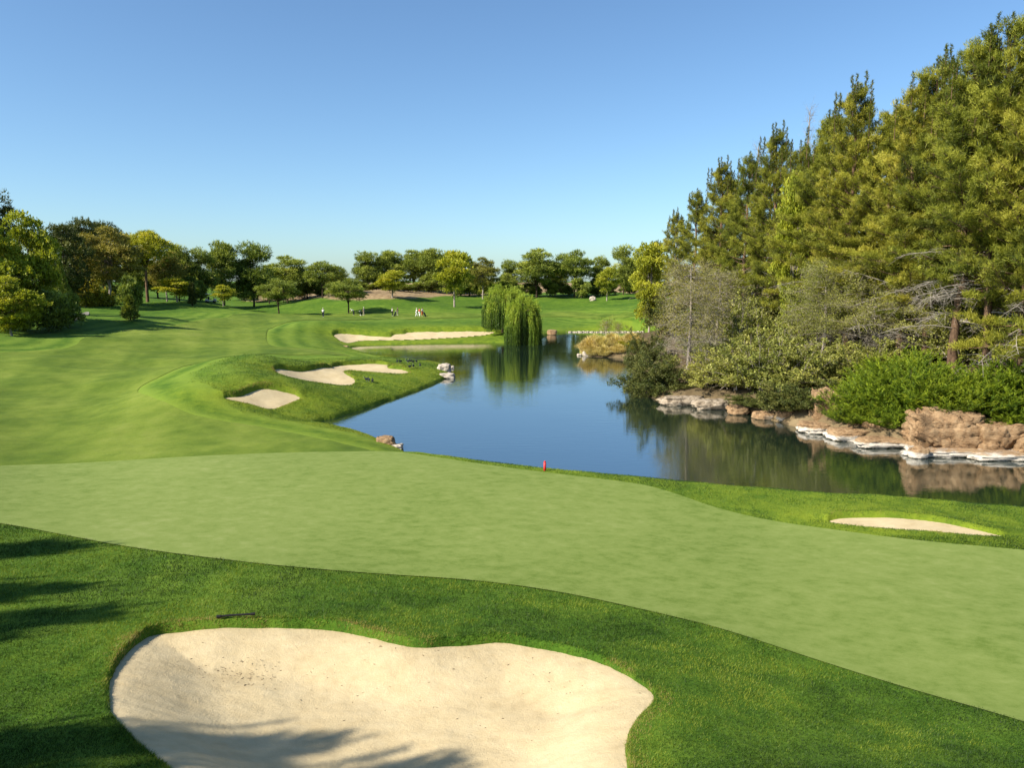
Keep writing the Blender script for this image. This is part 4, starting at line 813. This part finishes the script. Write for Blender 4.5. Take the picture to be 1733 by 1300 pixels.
# ------------------------------------------------------------------ rocks
m, nt, out = new_mat('sandstone rock')
ge = nt.nodes.new('ShaderNodeNewGeometry'); sp_ = nt.nodes.new('ShaderNodeSeparateXYZ'); nt.links.new(ge.outputs['Position'], sp_.inputs[0])
n1 = noise_n(nt, 1.6, 5, .65); n2 = noise_n(nt, 7, 5, .7, stretch=(1, 1, 2.5))
vt = nt.nodes.new('ShaderNodeTexVoronoi'); vt.feature = 'DISTANCE_TO_EDGE'; vt.inputs['Scale'].default_value = 1.3; tcv = nt.nodes.new('ShaderNodeTexCoord'); mpv = nt.nodes.new('ShaderNodeMapping'); mpv.inputs['Scale'].default_value = (1, 1, 2.2); nt.links.new(tcv.outputs['Object'], mpv.inputs[0]); nt.links.new(mpv.outputs[0], vt.inputs['Vector'])
ckf = math_n(nt, 'SUBTRACT', 1.0, math_n(nt, 'DIVIDE', math_n(nt, 'ADD', vt.outputs['Distance'], math_n(nt, 'MULTIPLY', math_n(nt, 'SUBTRACT', n1, .42), .25)), .035), True)
col = ramp(nt, [(.32, (.09, .052, .026)), (.44, (.28, .17, .085)), (.66, (.46, .32, .18))], math_n(nt, 'ADD', math_n(nt, 'MULTIPLY', n1, .5), math_n(nt, 'MULTIPLY', n2, .5)))
lvl = math_n(nt, 'ADD', sp_.outputs[2], math_n(nt, 'MULTIPLY', math_n(nt, 'SUBTRACT', n1, .5), .35))
wf = math_n(nt, 'SUBTRACT', 1.0, math_n(nt, 'DIVIDE', math_n(nt, 'SUBTRACT', lvl, .24), .10), True)
col = mixc(nt, math_n(nt, 'MULTIPLY', ckf, .8), col, (.04, .025, .015))
wf = math_n(nt, 'MULTIPLY', wf, math_n(nt, 'SUBTRACT', sp_.outputs[0], 15.6, True))
col = mixc(nt, wf, col, (.62, .55, .45))
col = mixc(nt, math_n(nt, 'SUBTRACT', 1.0, math_n(nt, 'DIVIDE', math_n(nt, 'SUBTRACT', lvl, .0), .06), True), col, (.05, .045, .03))
princ(nt, out, col, .9, .15, n2, 1.0, .12); M['rock'] = m
m2, nt, out = new_mat('pale rock'); n1 = noise_n(nt, 4, 5, .7); princ(nt, out, ramp(nt, [(.3, (.20, .165, .12)), (.6, (.50, .43, .34))], n1), .9, .15, n1, .7, .05); M['palerock'] = m2
m3, nt, out = new_mat('tan rock'); n1 = noise_n(nt, 3, 5, .7); princ(nt, out, ramp(nt, [(.35, (.10, .075, .05)), (.5, (.27, .215, .15)), (.65, (.42, .35, .26))], n1), .9, .15, n1, 1.0, .08); M['tanrock'] = m3
def rock(name, x, y, z, dims, seed, label, cat='rock', group=None, rz=0, mat='rock', strata=.5, cuts=9, round_=.55):
    r = random.Random(seed); sub = cuts; P = {}; F = []; V = []
    def vid_(p):
        key = tuple(round(q, 4) for q in p)
        if key not in P: P[key] = len(V); V.append(p)
        return P[key]
    for ax in range(3):
        for s in (-1, 1):
            for i in range(sub):
                for j in range(sub):
                    q = []
                    for di, dj in ((0, 0), (1, 0), (1, 1), (0, 1)):
                        a = -1 + 2 * (i + di) / sub; b = -1 + 2 * (j + dj) / sub; p = [0, 0, 0]; p[ax] = s; p[(ax + 1) % 3] = a; p[(ax + 2) % 3] = b; q.append(vid_(tuple(p)))
                    F.append(q if s > 0 else q[::-1])
    off = Vector((r.random() * 50, r.random() * 50, r.random() * 50)); W = []
    for p in V:
        v = Vector(p); u = v.normalized() * 1.15; v = v.lerp(u, round_)
        n = mnoise.fractal(v * 1.1 + off, 0.9, 2.1, 4); v = v * (1 + .20 * n)
        sv = Vector((v.x * dims[0], v.y * dims[1], v.z * dims[2] * 1.5)) * .62; dd_, pp_ = mnoise.voronoi(sv + off, distance_metric='DISTANCE'); gap = dd_[1] - dd_[0]; v = v * (1 + .16 * mnoise.noise(pp_[0] * 7.3) - .10 * max(0, 1 - gap / .10))
        zz = v.z * dims[2] / .22; st = max(0, math.sin(zz * 1.5 + 5 * mnoise.noise(v * .9 + off)) - .55) * strata * .16 + abs(mnoise.noise(v * 3.1 + off)) * .10 * strata
        cr = mnoise.noise(Vector((v.x * 2.6, v.y * 2.6, v.z * .5)) + off); crk = -.11 * strata * max(0, 1 - abs(cr) / .06)
        f = 1 - st + crk; W.append((v.x * f * dims[0] / 2, v.y * f * dims[1] / 2, v.z * dims[2] / 2))
    mb = MB(); mb.add(np.array(W), F); o = mb.build(name, M[mat]); o.location = (x, y, z); o.rotation_euler.z = rz
    tag(o, label, cat, group); return o
def rock_px(px, py_base, wpx, hpx, depth, seed, label, zb=0.0, name='rock', **kw):
    X, Y = plane_pt(px, py_base, zb); X = float(X); Y = float(Y); w = wpx * Y / FPX; h = hpx * Y / FPX
    return rock(name, X, Y + depth * .45, zb + h * .40, (w, depth, h * 1.25), seed, label, group=kw.pop('group', 'rocks along the right shore'), **kw)
rock_px(1612,770,128,64,1.9,1,'big cracked brown boulder at the water, largest on the right shore', cuts=28, strata=.9, round_=.12)
rock_px(1694,773,74,52,1.7,31,'squarish brown boulder touching the right side of the biggest one', cuts=18, strata=.9, round_=.15)
rock_px(1768,778,84,44,1.8,2,'brown boulder cut off by the right edge, half in shade', cuts=22, strata=.9, round_=.18)
rock_px(1398,728,42,66,1.1,3,'upright reddish stone pillar left of the junipers', cuts=18, strata=1.0, round_=.2)
rock_px(1392,735,66,16,1.6,4,'flat white-stained ledge at the foot of the stone pillar', cuts=14, strata=1, round_=.4)
rock_px(1455,748,90,19,1.8,5,'smooth tan ledge right of the stone pillar', cuts=14, strata=.6)
rock_px(1452,738,30,30,1.2,6,'small brown boulder sitting behind the smooth tan ledge', zb=.1, cuts=10)
rock_px(1488,744,40,30,1.3,7,'brown boulder in shadow under the middle juniper', zb=.1, cuts=10)
rock_px(1508,760,100,15,1.5,8,'low white-stained ledge between the tan ledge and the big boulder', cuts=14, strata=1)
rock_px(1560,777,32,18,.8,9,'small white boulder standing in the water before the big boulder', cuts=10, round_=.8)
rock_px(1620,775,150,12,1.2,10,'white-stained shelf along the foot of the big boulder', cuts=16, strata=1)
rock_px(1715,781,130,12,1.2,11,'white-stained shelf running off the right edge', cuts=16, strata=1)
rock_px(1158,687,72,14,1.5,12,'long tan rock at the tip of the bank', cuts=14, strata=.6, mat='tanrock')
rock_px(1208,694,58,15,1.4,13,'tan rock right of the one at the tip of the bank', cuts=14, strata=.6, mat='tanrock')
rock_px(1252,703,34,13,1.0,14,'orange-brown rock at the shore below the pale shrubs', cuts=12)
rock_px(1298,711,36,12,1.2,15,'low dark rock in shade at the shore', cuts=12)
rock_px(1335,716,30,24,1.1,16,'brown leaning rock between the dark shrubs', cuts=12)
rock_px(994,603,16,9,.8,17,'left grey stone in front of the straw grasses', mat='palerock', group='stones of the headland')
rock_px(1036,604,22,8,.8,18,'right grey stone in front of the yellow shrub', mat='palerock', group='stones of the headland')
rock_px(981,602,8,3,.5,19,'tiny stone at the tip of the headland', mat='palerock', group='stones of the headland')
rock_px(751,634,22,16,1.8,20,'pale jagged rock at the tip of the grassy point', mat='palerock', group=None, cuts=12, strata=1)
rock_px(757,641,26,8,1.2,21,'low flat rock in the water at the tip of the grassy point', mat='palerock', group=None, cuts=12)
rock_px(764,624,9,4,.5,22,'small pale stone beside the rock at the grassy point', mat='palerock', group=None)
rock_px(651,756,30,15,.9,23,'rounded brown rock at the pond edge left of the green', zb=.15, group=None, cuts=12, strata=.2)
rock_px(668,762,26,8,.7,24,'low white rock touching the water left of the green', group=None, mat='palerock', cuts=12, strata=.2)
rock_px(582,591,14,5,1.0,25,'pinkish stone at the head of the far inlet', group=None)
rock_px(934,567,16,8,1.4,26,'round pale boulder at the left end of the far stone edging', group=None)
X0, Y0 = at(1003, 200); rock('rock', X0, 200, Y0 + .4, (1.6, 1.3, 1.3), 27, 'small white boulder under the far pines on the hill', mat='palerock')
# low stone edging on the far shore: one continuous kerb
mb = MB(); px_ = np.linspace(945, 1090, 40); P = wpts([(p, 562.3 + .3 * math.sin(p)) for p in px_])
for i in range(39):
    c = (P[i] + P[i + 1]) / 2; dd = P[i + 1] - P[i]; mb.box((c[0], c[1], .04 + .02 * math.sin(i * 7)), (np.linalg.norm(dd) * (.9 + .12 * math.sin(i * 5)), .4, .22 + .06 * math.sin(i * 3)), math.atan2(dd[1], dd[0]), taper=.85)
tag(mb.build('stone_edging', M['palerock']), 'low line of pale stones edging the far shore', 'stone edging')

# ------------------------------------------------------------------ small things
M['red'] = plain('red paint', (.62, .03, .03), .5, .4); M['black'] = plain('black plastic', (.010, .010, .011), .6, .2); M['white'] = plain('white cloth', (.75, .74, .70), .8, .2); M['skin'] = plain('skin', (.42, .24, .16), .6)
M['navy'] = plain('dark cloth', (.02, .025, .035), .85, .2); M['grey'] = plain('grey cloth', (.25, .25, .26), .85); M['redc'] = plain('red cloth', (.55, .05, .03), .85); M['khaki'] = plain('khaki cloth', (.38, .32, .22), .85); M['metal'] = plain('grey metal', (.45, .45, .46), .35, .5, .9)
M['hair'] = plain('dark hair', (.03, .02, .012), .7); M['cart'] = plain('cream panel', (.6, .58, .52), .4, .5)
P_ = unproj([(922, 797)], ground)[0]
mb = MB(); z = G(*P_); mb.box((P_[0], P_[1], z + .14), (.085, .085, .44), .3, taper=.94); mb.box((P_[0], P_[1], z + .385), (.08, .08, .05), .3, taper=.5)
tag(mb.build('hazard_stake', M['red']), 'short red stake in the grass at the pond edge', 'stake')
P_ = unproj([(400, 1047)], ground)[0]; z = G(*P_)
e = empty('rake_handle', (P_[0], P_[1], z + .05), .14)
mb = MB(); mb.tube([(-.34, 0, 0), (-.1, .01, .005), (.34, 0, .012)], [.022, .02, .02], 10); mb.build('shaft', M['black'], e, True)
mb = MB(); mb.tube([(-.36, 0, 0), (-.28, 0, 0)], .03, 10); mb.tube([(.27, 0, .01), (.35, 0, .012)], .028, 10); mb.build('grip', M['black'], e, True)
tag(e, 'black plastic tube lying in the grass at the bunker edge', 'tube')
# coots on the grassy point
def coot():
    r = empty('coot'); mb = MB()
    mb.sphere((0, 0, .17), (.17, .10, .095), 10, 7); mb.sphere((-.15, 0, .19), (.07, .05, .045), 8, 5)
    mb.tube([(.10, 0, .19), (.15, 0, .25), (.17, 0, .31)], [.055, .04, .04], 8); mb.sphere((.185, 0, .325), (.05, .04, .04), 8, 6); mb.build('body', M['navy'], r, True)
    b = MB(); b.tube([(.22, 0, .325), (.27, 0, .31)], [.016, .005], 6); b.build('bill', M['white'], r, True)
    for s in (-1, 1): l = MB(); l.tube([(0, s * .04, .10), (.01, s * .045, .05), (-.005, s * .045, 0)], [.012, .008, .008], 5); l.tube([(-.005, s * .045, .005), (.06, s * .05, .004)], [.012, .005], 5); l.build('leg', M['grey'], r, True)
    return r
ct = coot()
CO = [(500+1150/6.665,480+897/6.665),(500+1185/6.665,480+897/6.665),(500+1270/6.665,480+896/6.665),(500+1300/6.665,480+892/6.665),(500+1326/6.665,480+900/6.665),(500+1365/6.665,480+896/6.665),(500+1290/6.665,480+958/6.665),(500+1330/6.665,480+950/6.665),(500+1407/6.665,480+942/6.665),(500+805/6.665,480+1103/6.665),(500+830/6.665,480+1108/6.665),(500+870/6.665,480+1117/6.665)]
CL = ['black coot leftmost of the line along the back edge of the point','black coot second from left in the line on the point','black coot third from left in the line on the point','black coot fourth from left in the line on the point','black coot second from right in the line on the point','black coot rightmost of the line on the point',
 'black coot grazing alone just below the line of coots','black coot grazing between the line of coots and the rock','black coot nearest the pale rock on the grassy point','left one of three coots close together below the winding bunker','middle one of three coots close together below the winding bunker','right one of three coots close together below the winding bunker']
cp = unproj(CO, ground)
for i, (q, lb) in enumerate(zip(cp, CL)):
    o = ct if i == 0 else copy_tree(ct); o.name = 'coot'; o.location = (q[0], q[1], G(*q) + .03); o.rotation_euler.z = random.random() * 6.28; o.scale = (.95,) * 3; tag(o, lb, 'bird', 'coots on the grassy point')

def skin(name, verts, edges, rad, mat, parent, sub=1):
    me = bpy.data.meshes.new(name); me.from_pydata(verts, edges, []); me.materials.append(M[mat]); o = bpy.data.objects.new(name, me); COL.objects.link(o); o.parent = parent
    md = o.modifiers.new('Skin', 'SKIN'); md.use_smooth_shade = True
    for i, rr in enumerate(rad): me.skin_vertices[0].data[i].radius = (rr, rr) if isinstance(rr, float) else rr
    me.skin_vertices[0].data[0].use_root = True
    s = o.modifiers.new('Sub', 'SUBSURF'); s.levels = sub; s.render_levels = sub; return o
def person(x, y, rz, label, shirt, trousers, pose='stand', cap='white', shorts=False):
    r = empty('person', (x, y, G(x, y) + .02), rz)
    b = {'stand': 0.0, 'walk': .06, 'bend': 1.0}[pose]; st = {'stand': .05, 'walk': .26, 'bend': .10}[pose]
    hip = Vector((0, 0, .92)); ch = lambda d: hip + Vector((math.sin(b) * d, 0, math.cos(b) * d))
    chest = ch(.36); neck = ch(.54); head = ch(.66) ; top = ch(.80)
    V = [hip, ch(.18), chest, neck, head, top]; Rr = [(.15, .12), (.13, .10), (.17, .11), .055, .085, .06]; E = [(0, 1), (1, 2), (2, 3), (3, 4), (4, 5)]
    leg = {}; arm = {}
    for s in (-1, 1):
        k = V.__len__(); f = s * st; H_ = Vector((0, s * .10, .88)); K_ = Vector((f * .5 + .04, s * .11, .48)); A_ = Vector((f, s * .11, .08)); T_ = A_ + Vector((.15, 0, -.03))
        V += [H_, K_, A_, T_]; Rr += [.085, .06, .04, .035]; E += [(0, k), (k, k + 1), (k + 1, k + 2), (k + 2, k + 3)]; leg[s] = (H_, K_, A_, T_)
        k = len(V); S_ = chest + Vector((math.sin(b) * .08, s * .19, math.cos(b) * .08)); fw = .18 if pose != 'stand' else .06
        El = S_ + Vector((fw * .5 + b * .05, s * .05, -.27)); Wr = El + Vector((fw + .10, -s * .06, -.20)); Hn = Wr + Vector((.06, -s * .01, -.07))
        V += [S_, El, Wr, Hn]; Rr += [.05, .04, .028, .032]; E += [(2, k), (k, k + 1), (k + 1, k + 2), (k + 2, k + 3)]; arm[s] = (S_, El, Wr, Hn)
    body = skin('body', [tuple(v) for v in V], E, Rr, 'skin', r, 1)
    for s in (-1, 1):
        h = arm[s][3]
        mbh = MB()
        for q in range(5):
            mbh.tube([tuple(h + Vector((0, (q - 2) * .012, -.01))), tuple(h + Vector((.015, (q - 2) * .014, -.05))), tuple(h + Vector((-.005, (q - 2) * .013, -.08 + abs(q - 2) * .01)))], [.009, .008, .006], 5)
        mbh.build('fingers', M['skin'], r, True)
    SV = [hip + Vector((0, 0, .02)), ch(.18), chest, ch(.46)]; SR = [(.175, .14), (.155, .125), (.195, .135), .09]; SE = [(0, 1), (1, 2), (2, 3)]
    for s in (-1, 1): k = len(SV); SV += [arm[s][0], arm[s][0].lerp(arm[s][1], .8)]; SR += [.07, .062]; SE += [(2, k), (k, k + 1)]
    skin('shirt', [tuple(v) for v in SV], SE, SR, shirt, r, 1)
    TV = [hip + Vector((0, 0, .03))]; TR = [(.17, .135)]; TE = []
    for s in (-1, 1):
        k = len(TV); H_, K_, A_, T_ = leg[s]; TV += [H_, K_] + ([] if shorts else [A_ + Vector((0, 0, .03))]); TR += [.105, .085] + ([] if shorts else [.065]); TE += [(0, k), (k, k + 1)] + ([] if shorts else [(k + 1, k + 2)])
    skin('trousers', [tuple(v) for v in TV], TE, TR, trousers, r, 1)
    for s in (-1, 1):
        mbs = MB(); A_ = leg[s][2]; mbs.sphere((A_.x + .06, A_.y, .04), (.14, .05, .05), 8, 6); mbs.build('shoe', M['white'], r, True)
    c = MB(); hc = head + Vector((math.sin(b) * .06, 0, math.cos(b) * .06 + .02)); c.sphere(tuple(hc), (.10, .095, .075), 10, 7); c.build('cap' if cap != 'hair' else 'hair', M[cap], r, True)
    if cap != 'hair': c = MB(); c.sphere(tuple(hc + Vector((.10, 0, -.02))), (.07, .07, .012), 8, 4); c.build('cap_brim', M[cap], r, True)
    fc = MB(); fx = head + Vector((.085, 0, -.005)); fc.tube([tuple(fx + Vector((0, 0, .02))), tuple(fx + Vector((.022, 0, -.015)))], [.008, .014], 6); fc.build('nose', M['skin'], r, True)
    tag(r, label, 'person', 'golfers on the far fairway'); return r
def trolley(x, y, rz, label, bagm='navy'):
    r = empty('golf_trolley', (x, y, G(x, y) + .02), rz)
    for nm, (cx_, cy_, rr) in (('wheel', (0, -.28, .15)), ('wheel', (0, .28, .15)), ('wheel', (.5, 0, .11))):
        w = MB(); a = np.linspace(0, 2 * math.pi, 17); w.tube(np.stack([cx_ + rr * np.cos(a), cy_ + 0 * a, rr + .02 + rr * np.sin(a)], 1), .022, 6, caps=False)
        for q in range(4): w.tube([(cx_, cy_, rr + .02), (cx_ + rr * math.cos(q * 1.57), cy_, rr + .02 + rr * math.sin(q * 1.57))], .008, 4)
        w.build(nm, M['black'], r, True)
    f = MB(); f.tube([(0, -.28, .17), (0, .28, .17)], .015, 6); f.tube([(.5, 0, .13), (.0, 0, .22), (-.45, 0, .95), (-.6, 0, 1.02)], .018, 6); f.tube([(-.6, -.14, 1.02), (-.6, .14, 1.02)], .018, 6); f.build('frame', M['metal'], r, True)
    b = MB(); b.tube([(.22, 0, .16), (.0, 0, .55), (-.2, 0, .93)], [.14, .15, .15], 12); b.tube([(.18, .13, .30), (.02, .15, .55)], [.06, .07], 8); bo = b.build('bag', M[bagm], r, True)
    c = MB()
    for q in range(7):
        a = q * .9; p0 = Vector((-.18 + .06 * math.cos(a), .07 * math.sin(a), .9)); p1 = p0 + Vector((-.10, .03 * math.sin(a), .22 + .03 * (q % 3))); c.tube([tuple(p0), tuple(p1)], .006, 4); c.sphere(tuple(p1), (.035, .022, .03), 6, 4)
    c.build('club', M['metal'], bo, True); tag(r, label, 'golf trolley', 'golf trolleys on the far fairway'); return r
def gp(px, py): q = unproj([(px, py)], ground)[0]; return q[0], q[1]
PE = [((547,537),1.6,'person in white shirt and dark trousers standing alone at the left','white','navy','walk','white'),
 ((599,534),3.3,'person in white bending over, left of the trolley under the trees','white','navy','bend','white'),
 ((616,534),2.8,'person in grey standing behind the trolley under the trees','grey','khaki','stand','white'),
 ((664,535),.2,'person in pale shirt at the left side of the middle trolley','white','navy','stand','grey'),
 ((673,534),3.0,'person in dark top and pale trousers at the right of the middle trolley','navy','khaki','stand','hair'),
 ((705,536),.4,'person in white shirt and white trousers, left of the right-hand trio','white','white','walk','white'),
 ((710,536),.9,'person in red top in the middle of the right-hand trio','redc','white','stand','hair'),
 ((715,535),2.6,'person in orange-red shorts and pale shirt, right of the trio','white','redc','stand','hair')]
for (px, py), rz, lb, a, b, ps, cp_ in PE: x, y = gp(px, py); person(x, y, rz, lb, a, b, ps, cp_)
for (px, py), rz, lb in [((611,535),1.2,'golf trolley with black bag beside the grey-dressed person'),((669,536),2.2,'golf trolley with black bag between two golfers in the middle'),((719,537),.6,'golf trolley with black bag right of the trio')]: x, y = gp(px, py); trolley(x, y, rz, lb)
# golf cart up by the young tree
x, z = at(357, 165); r = empty('golf_cart', (x, 165, z + .02), .1)
b = MB(); b.box((0, 0, .42), (2.2, 1.1, .22), taper=.97); b.box((.85, 0, .68), (.45, 1.1, .36), taper=.8); b.box((-.75, 0, .62), (.6, 1.05, .24), taper=.9); b.build('body', M['cart'], r)
b = MB(); b.box((0, 0, 1.88), (1.9, 1.2, .07), taper=.93); b.build('roof', M['white'], r)
for sx_ in (.72, -.72):
    for sy in (-.5, .5): b = MB(); b.tube([(sx_, sy, .6), (sx_ * .98, sy, 1.86)], .025, 6); b.build('post', M['black'], r, True)
b = MB(); b.box((-.2, 0, .78), (.5, 1.0, .14)); b.box((-.46, 0, 1.05), (.12, 1.0, .45)); b.build('seat', M['black'], r)
for sx_ in (.75, -.75):
    for sy in (-.52, .52): b = MB(); b.tube([(sx_, sy - .08, .24), (sx_, sy + .08, .24)], .23, 14); b.build('wheel', M['black'], r, True)
b = MB(); a = np.linspace(0, 6.28, 13); b.tube(np.stack([.42 + 0 * a, .25 + .16 * np.cos(a), 1.02 + .16 * np.sin(a)], 1), .015, 5); b.build('steering_wheel', M['black'], r)
tag(r, 'small golf cart with white roof parked on the far left slope', 'golf cart')
# cart path patch at the left
mb = MB(); Pp = unproj([(118,538),(132,531),(150,527),(152,532),(140,537),(128,545),(112,550),(100,548)], ground); c = Pp.mean(0)
path_poly = chaikin(Pp, 2); pd, pgx, pgy = sdf(XX, YY, path_poly, 6.0)
M['path'] = plain('concrete path', (.24, .22, .18), .9, .1, nscale=2)
sheet('cart_path', pd, pgx, pgy, .012, .0006, M['path'], 'short visible piece of pale cart path by the dark bushes')
